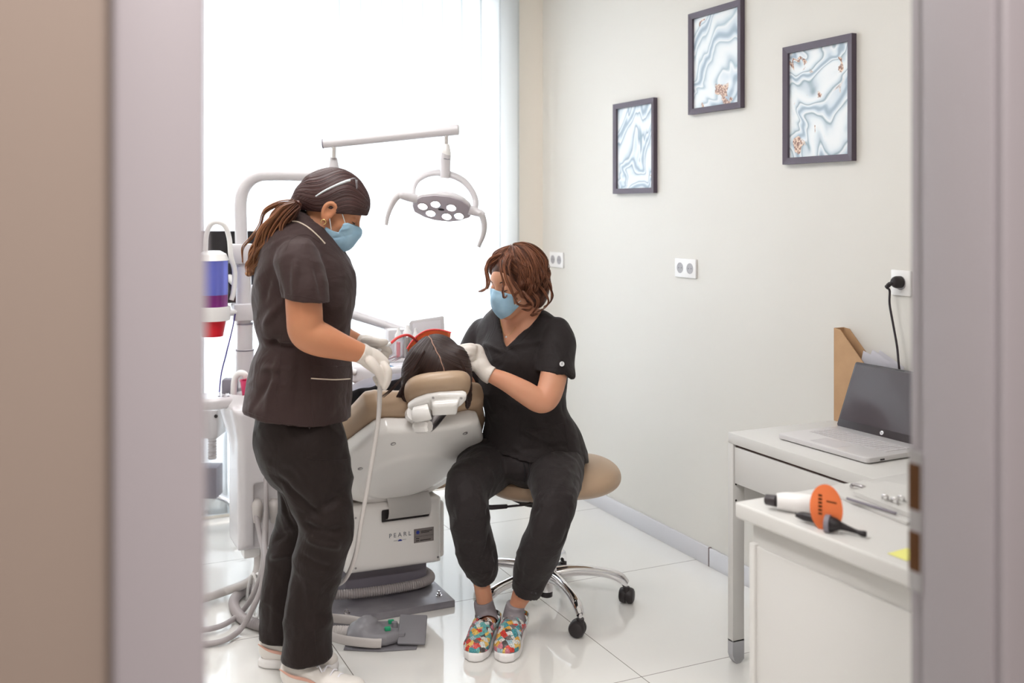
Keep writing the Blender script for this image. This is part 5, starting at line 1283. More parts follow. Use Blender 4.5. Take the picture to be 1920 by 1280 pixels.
tr_f = [(W(520, 900, 3.0), W(600, 975, 2.98), .014, -.007), (W(560, 985, 2.99), W(650, 1000, 3.0), .012, -.008), (W(565, 1010, 2.99), W(640, 1030, 3.0), .012, .006), (W(560, 975, 2.99), W(650, 930, 3.0), .014, -.006),
        (W(555, 1040, 3.0), W(620, 1070, 3.0), .012, -.005), (W(600, 1090, 3.0), W(585, 1240, 3.0), .016, .006), (W(560, 1100, 3.0), W(552, 1245, 3.0), .014, -.006), (W(615, 1140, 3.02), W(600, 1180, 3.0), .012, -.006),
        (W(500, 1020, 3.2), W(550, 1000, 3.18), .012, -.007), (W(500, 1050, 3.2), W(545, 1040, 3.18), .011, .006), (W(520, 930, 3.18), W(555, 990, 3.18), .012, -.006), (W(510, 1090, 3.18), W(505, 1200, 3.18), .014, .005),
        (W(655, 850, 3.05), W(560, 870, 2.98), .016, -.004), (W(480, 815, 3.05), W(560, 900, 2.98), .018, -.004)]
tro_ = link('trousers', f.mesh(folds([(a, b, w_, d_ * 1.6) for a, b, w_, d_ in tr_f], [(22, .0028, 5), (-13, .0065, 43), (-27, .0025, 48), (48, .0010, 6)]), 2), 'scrub_dark', np_, True)
for q in ([(575, 850), (583, 860), (640, 862), (655, 858)], [(590, 1180), (592, 1215), (596, 1250)], [(532, 1245), (575, 1250), (622, 1244)]): seam(tro_, q)
# gloves
for nm, fn, c, cf in (('glove', near_hand, W(705, 690, 2.99), [(677, 662, 2.978), (682, 664.5, 2.982)]), ('glove', far_hand, W(700, 655, 3.37), [(664, 641, 3.38), (670, 642, 3.38)])):
    f = Field(*bounds([c], .095), .0023); fn(f, .0012)
    a_, b_ = cf; CH(f, [a_ + (.0285,), b_ + (.0275,)], .004, 3); CH(f, [(a_[0] - 1.5, a_[1] - .7, a_[2], .0300), (a_[0], a_[1], a_[2], .0300)], .001, 2)
    w0 = W(*a_); w1 = W(*b_); dd = (w1 - w0).normalized(); f.plane_cut(w0 - dd * .004, -dd)
    link(nm, f.mesh(folds([(W(684, 658, 2.955), W(690, 674, 2.955), .004, -.003), (W(690, 656, 2.955), W(697, 676, 2.955), .004, .0015)] if c.z < 1 else [], [(140, .0004, 3)]), 1), 'glove', np_, True)
# hair: cap with strand lines running back to the tie
tie = W(559, 379, 3.13)
f = Field(*bounds([ho + hu * .04], .17), .003)
f.ell(ho + rt * .003 - up * .006 - hf * .012 + hu * .044, (.107, .083, .098), (hf, hs, hu))
f.ell(ho + hf * .055 + hu * .050, (.040, .060, .045), (hf, hs, hu), k=.03)
f.chain([ho - hf * .07 + hu * .02, tie], [.055, .024], .03, 3)
f.plane_cut(W(620, 398, Zn), (-up * 1.0 + rt * .09 * -1 - rt * .0).normalized())
f.ell(ho + hf * .098 - hu * .035, (.05, .10, .055), (hf, hs, hu), k=.01, op='s')
axh = (tie - (ho + hf * .09 + hu * .06)).normalized(); q1 = axh.cross(fw).normalized(); q2 = axh.cross(q1)
def sfn(co):
    d = co - np.array(ho + hu * .03); a_ = d @ np.array(q1); b_ = d @ np.array(q2); return np.arctan2(b_, a_) + .25 * np.sin(d @ np.array(axh) * 30)
link('hair', f.mesh(lambda co, n: .0010 * np.sin(sfn(co) * 60 + 2 * np.sin(sfn(co) * 17)), 1, {'strand': sfn}), 'hair_dark_brown', np_, True)
f = Field(*bounds([tie], .05), .0025)
for k in range(14):
    a_ = 2 * math.pi * k / 14; f.ell(tie + (up * .6 + rt * .8) * -.002 + (fw * math.cos(a_) + (up * .75 + rt * -.6) * math.sin(a_)) * .016, (.0085, .0085, .0085), k=.003)
link('scrunchie', f.mesh(None, 0), 'piping_cream', np_, True)
bm = bmesh.new(); rnd = random.Random(4)
base = [(556, 382), (538, 392), (521, 412), (508, 436), (495, 458), (483, 482), (472, 503), (464, 516)]
for k in range(70):
    o1, o2 = rnd.gauss(0, 1), rnd.gauss(0, 1); L_ = rnd.uniform(.72, 1.0); pts = []; ph = rnd.uniform(0, 6.3)
    nb = len(base)
    for j, (x, y) in enumerate(base):
        t = j / (nb - 1)
        if t > L_ + .02: break
        wd = [6, 15, 23, 27, 27, 25, 21, 15][j]; wv = 4.6 * math.sin(j * 1.9 + ph) * min(1, t * 3)
        pts.append(W(x + (o1 * .5) * wd * .75 + wv, y + (o1 * .5) * wd * .45 + wv * .5 + rnd.uniform(-2, 2), 3.045 + .05 * t + o2 * .5 * wd * .0016))
    lock(bm, pts, .009, .005, 9, k, .0021, .003, 2.0)
pt = mesh_of(bm, True, 180)
f = Field(*bounds([W(x, y, 3.08) for x, y in base], .08), .0035)
f.chain([W(x, y, 3.07 + .006 * i) for i, (x, y) in enumerate(base)], [.014, .018, .024, .027, .026, .022, .014, .004], 0, 4)
def wavy(co, nr):
    a_ = np.array(W(*base[0], 3.07)); b_ = np.array(W(*base[-1], 3.1)); ax_ = (b_ - a_) / np.linalg.norm(b_ - a_); t = (co - a_) @ ax_; q = (co - a_) @ np.array(fw); r_ = (co - a_) @ np.cross(ax_, np.array(fw))
    return .0016 * np.sin(r_ * 420 + q * 300 + 2.4 * np.sin(t * 42 + 1)) + .004 * np.sin(t * 55 + r_ * 30)
link('ponytail', merge(pt, f.mesh(wavy, 1, {'strand': lambda co: ((co - np.array(W(*base[0], 3.07))) @ np.array(fw)) * 160 + ((co - np.array(W(*base[0], 3.07))) @ np.array((rt * .7 + up * -.7).normalized())) * 30 + ((co - np.array(W(*base[0], 3.07))) @ np.array((rt * .6 + up * .75).normalized())) * 130})), 'hair_ponytail', np_, True)
# mask with straps
def mask_mesh(o, hf, hs, hu, poly, ax_u, ax_v, ax_n, dpt, pleats, s=1.0):
    lo, hi = bounds([o - hu * .03 + hf * .05], .13); f = Field(lo, hi, .0025)
    P = lambda a, b, c: o + hf * a + hs * b + hu * c
    head_shape(f, o, hf, hs, hu, g=.006, s=s); f.ell(P(.070, 0, -.045), (.044, .050, .050), (hf, hs, hu), k=.02)
    f.clip(poly, o, ax_u, ax_v, ax_n, -dpt, dpt); return f.mesh(folds(pleats), 1)
def pxpoly(lst, o, Zc): return [((W(x, y, Zc) - o).dot(rt), (W(x, y, Zc) - o).dot(up)) for x, y in lst]
mp_ = pxpoly([(617, 424), (630, 432), (640, 435), (645, 429), (650, 418), (658, 417), (672, 424), (690, 440), (670, 464), (640, 474), (618, 473), (604, 452)], ho, Zn)
pl = [(W(612, 450, 3.09), W(660, 440, 3.11), .004, -.002), (W(628, 445, 3.08), W(632, 462, 3.09), .004, -.003), (W(640, 440, 3.09), (W(652, 452, 3.10)), .004, -.003), (W(618, 435, 3.08), W(655, 428, 3.10), .005, .002)]
link('face_mask', mask_mesh(ho, hf, hs, hu, mp_, rt, up, fw, .09, pl, nS), 'mask_blue', np_, True)
link('mask_strap', tube([W(648, 421, 3.095), W(643, 405, 3.085), W(637, 388, 3.076)], .0012, 8, 4), 'mask_white', np_)
link('mask_strap', tube([W(621, 430, 3.082), W(619.5, 420, 3.076), W(618, 410, 3.072)], .0012, 8, 4), 'mask_white', np_)
# safety glasses pushed up on the hair
gl = link('safety_glasses', tube([W(592, 368, 3.056), W(606, 359, 3.053), W(628, 348, 3.052), (W(648, 340, 3.056)), W(656, 338, 3.066)], [.0022, .0028, .0032, .0042, .0040], 10, 5, ell=.8), 'mask_white', np_)
link('lens', merge(*[tube([W(655, 336, 3.07), W(664, 334, 3.10), W(668, 336, 3.15), W(664, 334, 3.20)], .0022, 8, 4), prism([(0, -.022), (.012, -.02), (.085, -.02), (.09, .0), (.08, .006), (0, .006)], basis(W(667, 340, 3.08), fw, (up * .82 - rt * .1).normalized(), rt), -.001, .0005)]), 'clear_plastic', gl)
# sneakers
def shoe(par, heel, toe, L, kind, name):
    d = (toe - heel); d.z = 0; d.normalize(); s = Vector((-d.y, d.x, 0)); o = Vector((heel.x, heel.y, 0))
    out = [(0, .0), (.004, .022), (.03, .034), (.10, .034), (.17, .046), (.22, .047), (.26, .034), (.275, .010), (.272, -.012), (.25, -.036), (.20, -.044), (.12, -.033), (.03, -.033), (.004, -.022)]
    k = L / .275; out = [(a * k, b * k) for a, b in out]
    f = Field(*bounds([o, o + d * L, o + up * .12], .08), .0032)
    T = .032 if kind == 'clog' else .030
    f.slab(out, o, d, s, up, .0, T, .010)
    sole = link('sole', f.mesh(None, 1), 'sole_white', par, True)
    f = Field(*bounds([o, o + d * L, o + up * .14], .08), .0032)
    g = lambda a, b, c: o + d * a * k + s * b * k + up * c
    if kind == 'clog':
        f.chain([g(.215, .002, .040), g(.17, .0, .050), (g(.125, 0, .060)), g(.10, 0, .064)], [(.024, .041), (.034, .042), (.040, .040), (.042, .040)], .0, 4, u=up)
        f.ell(g(.222, .002, .034), (.045, .043, .030), (d, s, up), .01)
        f.plane_cut(g(.118, 0, .08), (-d * 1.0 + up * .55)); f.plane_cut(g(0, 0, T - .004), -up)
        f.chain([g(.06, 0, .075), g(.13, 0, .066), g(.16, 0, .05)], [.036, .032, .02], 0, 4, op='s')
        up_ = link('upper', f.mesh(None, 1), 'clog_print', par, True)
        for q in (-1, 1):
            link('strap', tube([g(.12, q * .038, .056), g(.07, q * .043, .062), g(.02, q * .034, .066), g(-.002, 0, .068)], .009, 10, 5, ell=.3, side=(0, 0, 1)), 'clog_print', up_)
    else:
        f.chain([g(.035, 0, .062), g(.09, 0, .060), (g(.15, 0, .045)), g(.22, .002, .034)], [(.045, .033), (.040, .034), (.030, .041), (.019, .040)], .0, 4, u=up)
        f.ell(g(.232, .003, .030), (.038, .038, .024), (d, s, up), .01); f.plane_cut(g(0, 0, T - .006), -up)
        f.ell(g(.045, 0, .108), (.036, .026, .03), (d, s, up), op='s', k=.006)
        up_ = link('upper', f.mesh(None, 1), 'sneaker_white', par, True)
        for q in (-1, 1): link('side_stripe', tube([g(.01, q * .034, .080), g(.05, q * .038, .064), g(.10, q * .0385, .056), g(.14, q * .0425, .046)], [.002, .0045, .005, .002], 8, 5, ell=.35, side=(0, 0, 1)), 'sneaker_pink', up_)
        lc = []
        for i in range(5):
            a = .105 + i * .021; z = .1045 - i * .0105
            lc.append(tube([g(a, -.020, z - .006), g(a + .004, 0, z + .0015), g(a + .008, .020, z - .006)], .0024, 7, 4))
        lc.append(tube([g(.115, 0, .106), g(.12, .02, .108), g(.135, .030, .086), g(.12, .006, .104), (g(.13, -.024, .104)), g(.145, -.03, .080), g(.115, 0, .106)], .002, 7, 5))
        link('laces', merge(*lc), 'paper', up_)
    return up_
shoe(np_, W(526, 0, 3.10), W(690, 0, 3.055), .268, 'sneaker', 'sneaker')
shoe(np_, W(486, 0, 3.275), W(640, 0, 3.235), .262, 'sneaker', 'sneaker')
# suction tool in the far hand: white handle with coral tube
sg = thing('suction_tool', 'white suction handle with a curved coral-red tube, held over the patient', 'suction tool', W(720, 652, 3.36))
link('handle', tube([W(698, 663, 3.33), W(712, 655, 3.34), W(722, 650, 3.345), (W(733, 643, 3.35))], [.006, .0065, .0075, .0055], 14, 4), 'white_plastic', sg)
link('tube', tube([W(733, 643, 3.35), W(744, 634, 3.37), W(757, 628.5, 3.40), W(768, 629, 3.43), W(778, 636, 3.46), W(784, 643, 3.49)], .0046, 12, 6), 'coral_tube', sg)
# long hose in the near hand
lh = thing('suction_hose', 'long light grey hose hanging from the gloved hand down past the dental chair', 'hose', G(640, 1095))
link('hose', tube([W(709, 696, 3.0), W(712, 712, 2.985), W(712, 740, 2.99), W(709, 790, 2.995), W(700, 850, 3.0), W(688, 920, 3.02), W(676, 985, 3.05), W(668, 1035, 3.08), W(655, 1072, 3.12), W(640, 1092, 3.2), W(620, 1097, 3.3), W(600, 1085, 3.38), W(590, 1040, 3.5), W(585, 990, 3.62), W(575, 960, 3.75)], [.0085, .0080, .0072, .0068, .0066, .0066, .0066, .007, .007, .007, .007, .007, .007, .007, .007], 14, 6), 'hose_light', lh)
# ================================================================ sitting person
sp_ = thing('person', 'sitting person with curly auburn bob in black scrubs and patterned clogs', 'person', G(935, 1210))
hf = (-rt * .70 - fw * .62 - up * .24).normalized(); hS = .93; hs = up.cross(hf).normalized(); hu = hf.cross(hs).normalized()   # hs: viewer-right ear side?
if hs.dot(rt) < 0: hs = -hs
ho = W(968, 534, 3.60)
sa = (rt * .87 - fw * .49).normalized()       # shoulder axis
torso = [(970, 596, 3.66, .085, .060), (973, 614, 3.67, .150, .085), (976, 640, 3.67, .180, .105), (978, 690, 3.66, .178, .125), (982, 740, 3.67, .162, .120), (989, 790, 3.68, .160, .122), (998, 835, 3.685, .188, .150), (1003, 885, 3.685, .20, .185)]
l_arm = [(1044, 628, 3.585, .048), (1042, 680, 3.52, .046), (1030, 735, 3.46, .043), (1014, 752, 3.44, .038), (985, 736, 3.435, .037), (950, 716, 3.44, .030), (920, 703, 3.445, .0235)]
r_arm = [(905, 632, 3.77, .048), (886, 680, 3.74, .045), (872, 716, 3.68, .040), (850, 706, 3.60, .034), (826, 688, 3.56, .026)]
def l_hand(f, g):
    CH(f, [(911, 698, 3.45, .024 + g, .018 + g), (900, 682, 3.46, .026 + g, .019 + g), (892, 664, 3.47, .028 + g, .019 + g), (888, 656, 3.47, .026 + g, .017 + g)], .01, 4, u=rt)
    for i, q in enumerate(([(889, 651, 3.455), (879, 650, 3.45), (868, 651, 3.46), (860, 653, 3.47)],
              [(888, 656, 3.445), (877, 656, 3.435), (867, 658, 3.45), (860, 661, 3.47)],
              [(886, 662, 3.445), (876, 663, 3.43), (868, 664, 3.44), (862, 667, 3.46)],
              [(888, 669, 3.45), (880, 672, 3.435), (873, 671, 3.44), (868, 671, 3.455)])): CH(f, [p + (r + g,) for p, r in zip(q, ((.0105, .0098, .0088, .0075) if i < 3 else (.009, .0082, .0075, .0065)))], .005)
    CH(f, [(896, 686, 3.455, .014 + g), (886, 685, 3.445, .0125 + g), (878, 680, 3.45, .0105 + g), (870, 672, 3.47, .0085 + g)], .01)
def r_hand(f, g):
    CH(f, [(820, 685, 3.56, .024 + g, .018 + g), (808, 680, 3.56, .027 + g, .018 + g), (799, 674, 3.56, .026 + g, .016 + g)], .01, 4, u=up)
    for i in range(4):
        y = 664 + i * 6; CH(f, [(798, y, 3.56 - i * .004, .0105 + g), (789, y - 1, 3.55, .0095 + g), (783, y + 4, 3.54, .0085 + g), (782, y + 9, 3.54, .007 + g)], .005)
    CH(f, [(810, 674, 3.535, .013 + g), (800, 664, 3.52, .011 + g), (792, 660, 3.51, .0085 + g)], .008)
leg_r = [(950, 858, 3.76, .105, .09), (905, 880, 3.60, .094, .085), (874, 920, 3.45, .070, .070), (877, 960, 3.43, .060, .062), (886, 1020, 3.46, .054, .054), (898, 1070, 3.49, .040, .042), (906, 1110, 3.51, .0265, .029), (912, 1145, 3.52, .0255, .027)]
leg_l = [(1040, 868, 3.66, .105, .09), (1040, 905, 3.50, .088, .082), (1040, 945, 3.39, .068, .068), (1028, 985, 3.38, .060, .060), (1008, 1040, 3.42, .054, .054), (990, 1090, 3.46, .040, .042), (972, 1128, 3.49, .0265, .029), (963, 1158, 3.50, .0255, .027)]
lo, hi = bounds([W(780, 450, 3.6), W(1110, 450, 3.6), W(800, 1240, 3.35), W(1110, 1240, 3.4), W(950, 800, 3.90), W(1000, 700, 3.25), W(1110, 940, 3.22)], .03)
f = Field(lo, hi, .0042)
CH(f, [(x, y, z, a - .009, b - .007) if y < 720 else (x, y - (15 if y > 830 else 0), z, a - .035, b - .035) for x, y, z, a, b in torso if y < 850], .02, 4, u=sa)
CH(f, l_arm, .02, 4); CH(f, r_arm, .02, 4)
CH(f, [(x, y, z, a - .024, b - .024) if y < 1000 else ((x, y, z, a - .014, b - .014) if y < 1080 else (x, y, z, a, b)) for x, y, z, a, b in leg_r], .02, 4, u=rt)
CH(f, [(x, y, z, a - .026, b - .026) if y < 1000 else ((x, y, z, a - .014, b - .014) if y < 1080 else (x, y, z, a, b)) for x, y, z, a, b in leg_l], .02, 4, u=rt)
l_hand(f, -.0018); r_hand(f, -.0018)
H1, T1, H2, T2 = G(921, 1186), G(890, 1234), G(972, 1186), G(944, 1242)
for h_, t_ in ((H1, T1), (H2, T2)):
    d = (t_ - h_).normalized(); f.seg(h_ + up * .055 + d * .03, h_ + d * .15 + up * .038, (.024, .026), (.014, .024), u=up, k=.015)
f.chain([ho - hf * .02 - hu * .05, W(975, 590, 3.64), W(974, 612, 3.66)], [.050, .050, .066], .03, 4)
head_shape(f, ho, hf, hs, hu, s=hS)
me = f.mesh(); bd = link('body', me, 'skin_fair', sp_, True)
join_into(bd, head_detail(ho, hf, hs, hu, (1,), None, hS), sp_.location)
face_marks(ho, hf * hS, hs * hS, hu * hS, sp_, -1); face_marks(ho, hf * hS, hs * hS, hu * hS, sp_, 1)
# scrub top with V neck
f = Field(*bounds([W(860, 580, 3.7), W(1110, 580, 3.6), W(900, 900, 3.6), W(1110, 900, 3.7), W(980, 700, 3.40), W(980, 700, 3.90)], .03), .0046)
CH(f, [(1040, 622, 3.60, .056), (1044, 642, 3.57, .061), (1042, 680, 3.525, .062), (1040, 715, 3.50, .064)], .0, 4)
f.slab([(-.09, -.09), (.12, -.09), (.10, -.012), (.062, -.024), (.030, .0), (-.06, .006), (-.09, .01)], W(1042, 697, 3.50), rt, up, fw, -.14, .14, .002, op='s')
CH(f, [(1041, 697, 3.512, .047), (1038, 735, 3.475, .054)], 0, 3, op='s')
CH(f, torso, .022, 4, u=sa)
CH(f, [(955, 668, 3.62, .09, .08), (958, 690, 3.60, .085, .075), (963, 715, 3.62, .08, .07)], .05, 3, u=sa)
CH(f, [(1010, 680, 3.60, .07, .07), (1010, 705, 3.60, .07, .065)], .05, 3, u=sa)
CH(f, [(906, 628, 3.76, .056), (893, 660, 3.75, .060), (882, 698, 3.71, .058)], .02, 4)
f.plane_cut(W(1000, 872, 3.50), (-up - rt * .16).normalized())
vo = W(950, 620, 3.66)
f.slab(pxpoly([(926, 560), (1020, 560), (1012, 584), (990, 612), (949, 649), (944, 638), (936, 600), (931, 585)], vo, 3.62), vo, rt, up, fw, -.30, .035, .003, op='s')
f.chain([ho - hu * .05, W(975, 590, 3.64), W(974, 604, 3.66)], [.058, .056, .064], 0, 4, op='s')
F3 = lambda x, y, z=3.54: W(x, y, z)
df = [(F3(930, 700), F3(1000, 660), .009, .010), (F3(1010, 775, 3.5), F3(1068, 800, 3.55), .008, .009), (F3(940, 790), F3(1060, 845), .012, .009), (F3(950, 652), F3(1000, 690), .010, -.006), (F3(960, 650), F3(1040, 640), .014, .005), (F3(905, 650, 3.6), F3(930, 690, 3.55), .010, -.007), (F3(890, 640, 3.65), F3(940, 660), .009, .005),
      (F3(1005, 700), F3(930, 760), .014, -.006), (F3(1050, 780), F3(960, 740), .014, -.006), (F3(1060, 800), F3(930, 810), .014, .008), (F3(1075, 830), F3(950, 845), .012, -.008), (F3(1060, 760, 3.58), F3(1070, 790, 3.58), .010, -.008),
      (F3(1078, 815, 3.6), F3(1000, 830), .010, .006), (F3(920, 780), F3(960, 830), .014, -.007), (F3(1012, 640), F3(1012, 700), .010, -.007), (F3(1035, 640, 3.5), F3(1055, 700, 3.46), .010, .004), (F3(925, 830), F3(1000, 855), .010, .006), (F3(980, 800), F3(1060, 812), .010, -.005)]
top_ = link('scrub_top', f.mesh(folds([(a, b, w_, d_ * 1.4) for a, b, w_, d_ in df], [(26, .0024, 11), (-12, .009, 45), (-25, .0026, 46), (55, .0009, 12)]), 2), 'scrub_black', sp_, True)
link('sleeve_badge', lathe([(.0085, 0), (.0085, .0015), (0, .002)], W(1053.5, 682, 3.452), (-fw + rt * .25), 24), 'white_mark', sp_)
link('badge_mark', text_mesh('f', .012, basis(W(1053.5, 682, 3.4485), (rt + fw * .25).normalized(), up, (-fw + rt * .25).normalized()), .0002), 'logo_grey', sp_)
nk = [W(938, 598, 3.60), W(940, 610, 3.59), W(944, 622, 3.575), W(949, 630, 3.565), W(957, 626, 3.57), W(968, 612, 3.585), W(980, 598, 3.60)]
link('necklace', tube(nk, .0007, 6, 6), 'gold', sp_)
pdn = lathe([(0, -.004), (.0035, -.002), (.004, 0), (.0035, .002), (0, .004)], W(949, 631.5, 3.562), -fw, 14)
link('pendant', pdn, 'chrome', sp_)
# trousers
f = Field(*bounds([W(810, 820, 3.7), W(1120, 820, 3.6), W(830, 1130, 3.3), W(1110, 1130, 3.4), W(950, 850, 3.92), W(1110, 940, 3.22), W(840, 940, 3.25)], .03), .0046)
CH(f, [(998, 810, 3.70, .16, .12), (1002, 850, 3.71, .175, .13), (1004, 880, 3.72, .17, .13)], 0, 3, u=sa)
f.ell(W(986, 872, 3.61), (.115, .09, .07), (rt, fw, up), k=.03)
pr = [(950, 855, 3.76, .110, .095), (906, 880, 3.60, .098, .088), (876, 920, 3.45, .078, .078), (880, 960, 3.42, .070, .074), (884, 995, 3.44, .067, .07), (892, 1032, 3.46, .064, .066), (900, 1060, 3.48, .056, .058), (905, 1078, 3.495, .044, .046), (906, 1090, 3.50, .040, .042)]
pl_ = [(1040, 865, 3.66, .108, .095), (1040, 903, 3.50, .090, .086), (1041, 940, 3.40, .073, .074), (1030, 975, 3.37, .070, .072), (1024, 1003, 3.38, .070, .07), (1010, 1040, 3.41, .068, .068), (1000, 1066, 3.44, .062, .064), (990, 1095, 3.46, .050, .052), (981, 1118, 3.475, .040, .042)]
CH(f, pr, .015, 4, u=rt); CH(f, pl_, .015, 4, u=rt)
# cut the cuffs just above the ankles
def end_cut(f, a, b):
    d = (b - a).normalized(); f.slab([(-.075, -.075), (.075, -.075), (.075, .075), (-.075, .075)], b, *[Vector(v) for v in frame_from(d)], 0, .12, .002, op='s')
end_cut(f, W(900, 1060, 3.48), W(905, 1084, 3.497)); end_cut(f, W(1000, 1066, 3.44), W(984, 1108, 3.47))
tf = [(F3(905, 935, 3.4), F3(850, 910, 3.42), .010, -.006), (F3(915, 945, 3.38), F3(860, 960, 3.36), .010, .006), (F3(920, 950, 3.38), F3(880, 1000, 3.38), .012, -.006), (F3(920, 1000, 3.4), F3(900, 1050, 3.4), .010, -.007), (F3(925, 1030, 3.4), F3(915, 1078, 3.44), .008, .007), (F3(880, 1010, 3.39), F3(900, 1075, 3.43), .010, .006), (F3(865, 990, 3.39), F3(885, 1070, 3.43), .010, -.005),
      (F3(1075, 905, 3.42), F3(1010, 900, 3.42), .010, -.006), (F3(1080, 930, 3.36), F3(1005, 925, 3.36), .009, .006), (F3(1070, 950, 3.34), F3(1000, 955, 3.33), .010, -.007), (F3(1065, 985, 3.34), F3(1010, 965, 3.32), .010, .006), (F3(1060, 1000, 3.33), F3(1000, 1060, 3.38), .012, -.006), (F3(1040, 1040, 3.36), F3(990, 1100, 3.42), .010, .006), (F3(985, 1040, 3.36), F3(975, 1095, 3.42), .010, -.006), (F3(1020, 1060, 3.4), F3(1000, 1105, 3.43), .008, -.006),
      (F3(900, 865, 3.55), F3(960, 880, 3.6), .012, -.006), (F3(990, 870, 3.58), F3(985, 900, 3.58), .010, -.008)]
tro_ = link('trousers', f.mesh(folds([(a, b, w_, d_ * 1.3) for a, b, w_, d_ in tf], [(26, .0026, 15), (-14, .0075, 47), (-28, .003, 49), (55, .0010, 16)]), 2), 'scrub_black', sp_, True)
for q in ([(1012, 690), (1030, 688), (1056, 692), (1070, 704)], [(940, 655), (948, 659), (975, 640), (1000, 612), (1012, 592)], [(930, 592), (934, 615), (942, 645)], [(1000, 806), (1030, 800), (1060, 792)], [(905, 640), (930, 652)], [(1012, 640), (1010, 665), (1014, 690)], [(915, 838), (960, 850), (1020, 858), (1085, 862)], [(1058, 795), (1062, 820), (1066, 845)]): seam(top_, q)
for q in ([(1078, 905), (1070, 935), (1052, 975)], [(885, 1070), (903, 1076), (925, 1068)], [(966, 1090), (990, 1106), (1010, 1104)]): seam(tro_, q)
link('drawstring', merge(tube([W(982, 868, 3.53), W(984, 885, 3.51), W(983, 903, 3.51)], .0025, 8, 4), tube([W(990, 868, 3.53), W(993, 885, 3.51), W(991, 898, 3.51)], .0025, 8, 4)), 'black_knit', sp_)
# socks
for pts in ([(906, 1126, 3.512, .0315, .034), (909, 1140, 3.515, .035, .038), (914, 1158, 3.52, .036, .040), (914, 1172, 3.52, .034, .04)], [(967, 1132, 3.487, .0320, .035), (964, 1148, 3.49, .035, .038), (961, 1165, 3.50, .036, .041), (962, 1178, 3.50, .034, .04)]):
    f = Field(*bounds([W(*p[:3]) for p in pts], .06), .003); CH(f, pts, 0, 4, u=rt)
    a, b = W(*pts[0][:3]), W(*pts[1][:3]); f.plane_cut(a, (a - b)); t_ = [H1, H2][0 if pts[0][0] < 940 else 1]; q_ = [T1, T2][0 if pts[0][0] < 940 else 1]
    d = (q_ - t_).normalized(); f.seg(t_ + up * .05 + d * .035, t_ + d * .13 + up * .055, (.036, .036), (.030, .036), u=up, k=.01)
    link('sock', f.mesh(folds([(a - rt * .04 - up * .015 - fw * .03, a + rt * .04 - up * .02 - fw * .03, .004, -.0015)], [(60, .0012, 4)]), 1), 'sock_grey', sp_, True)
shoe(sp_, H1 + (H1 - T1).normalized() * .02, T1, .262, 'clog', 'clog'); shoe(sp_, H2 + (H2 - T2).normalized() * .02, T2, .265, 'clog', 'clog')
# gloves
f = Field(*bounds([W(888, 672, 3.46)], .10), .0023); l_hand(f, .0012)
CH(f, [(921, 704, 3.444, .0290), (911, 698, 3.449, .0265), (902, 686, 3.455, .0265)], .006, 3); CH(f, [(921, 703.5, 3.444, .0305), (916, 701, 3.447, .0300)], .002, 2)
w0, w1 = W(922, 704, 3.444), W(911, 698, 3.449); f.plane_cut(w0, (w0 - w1))
link('glove', f.mesh(folds([], [(110, .0008, 3)]), 1), 'glove', sp_, True)
f = Field(*bounds([W(803, 676, 3.55)], .09), .0026); r_hand(f, .0012); CH(f, [(832, 690, 3.565, .029), (820, 685, 3.56, .0265)], .004, 3)
link('glove', f.mesh(None, 1), 'glove', sp_, True)
# mask
mu = (rt * .66 - fw * .75).normalized(); 
mp_ = pxpoly([(900, 545), (918, 541), (935, 546), (961, 552), (964, 571), (974, 574), (956, 592), (938, 602), (914, 590), (898, 572), (898, 545)], ho, 3.52)
pl = [(W(912, 560, 3.50), W(965, 566, 3.50), .004, -.003), (W(914, 572, 3.50), W(958, 576, 3.50), .004, -.003), (W(925, 582, 3.50), W(952, 584, 3.50), .004, .002), (W(914, 552, 3.50), W(960, 556, 3.50), .004, .0015)]
link('face_mask', mask_mesh(ho, hf, hs, hu, mp_, rt, up, fw, .12, pl, hS), 'mask_blue', sp_, True)
link('mask_strap', tube([W(964, 573, 3.525), W(972, 567, 3.535), W(981, 560, 3.55)], .0013, 8, 4), 'mask_white', sp_)
# hair: dark base and many wavy locks
P_ = lambda a, b, c: ho + (hf * a + hs * b + hu * c) * .92
f = Field(*bounds([ho], .2), .0035)
f.ell(P_(-.018, 0, .045), (.098, .081, .094), (hf, hs, hu)); f.ell(P_(-.045, .0, -.02), (.075, .088, .075), (hf, hs, hu), k=.03)
f.ell(P_(-.035, .06, -.02), (.055, .03, .075), (hf, hs, hu), k=.02)
f.ell(P_(.110, 0, -.04), (.085, .10, .10), (hf, hs, hu), k=.02, op='s'); f.ell(P_(.03, 0, -.12), (.09, .062, .08), (hf, hs, hu), k=.02, op='s')
link('hair', f.mesh(None, 1), 'hair_auburn_base', sp_, True)
bm = bmesh.new(); rnd = random.Random(21)
def scalp(az, po, rad):     # az round the head from the face (+ to the viewer side), po from the crown
    v = Vector((math.cos(az) * math.sin(po), math.sin(az) * math.sin(po), math.cos(po)))
    return P_(-.018 + v.x * (.098 + rad), v.y * (.080 + rad), .045 + v.z * (.094 + rad))
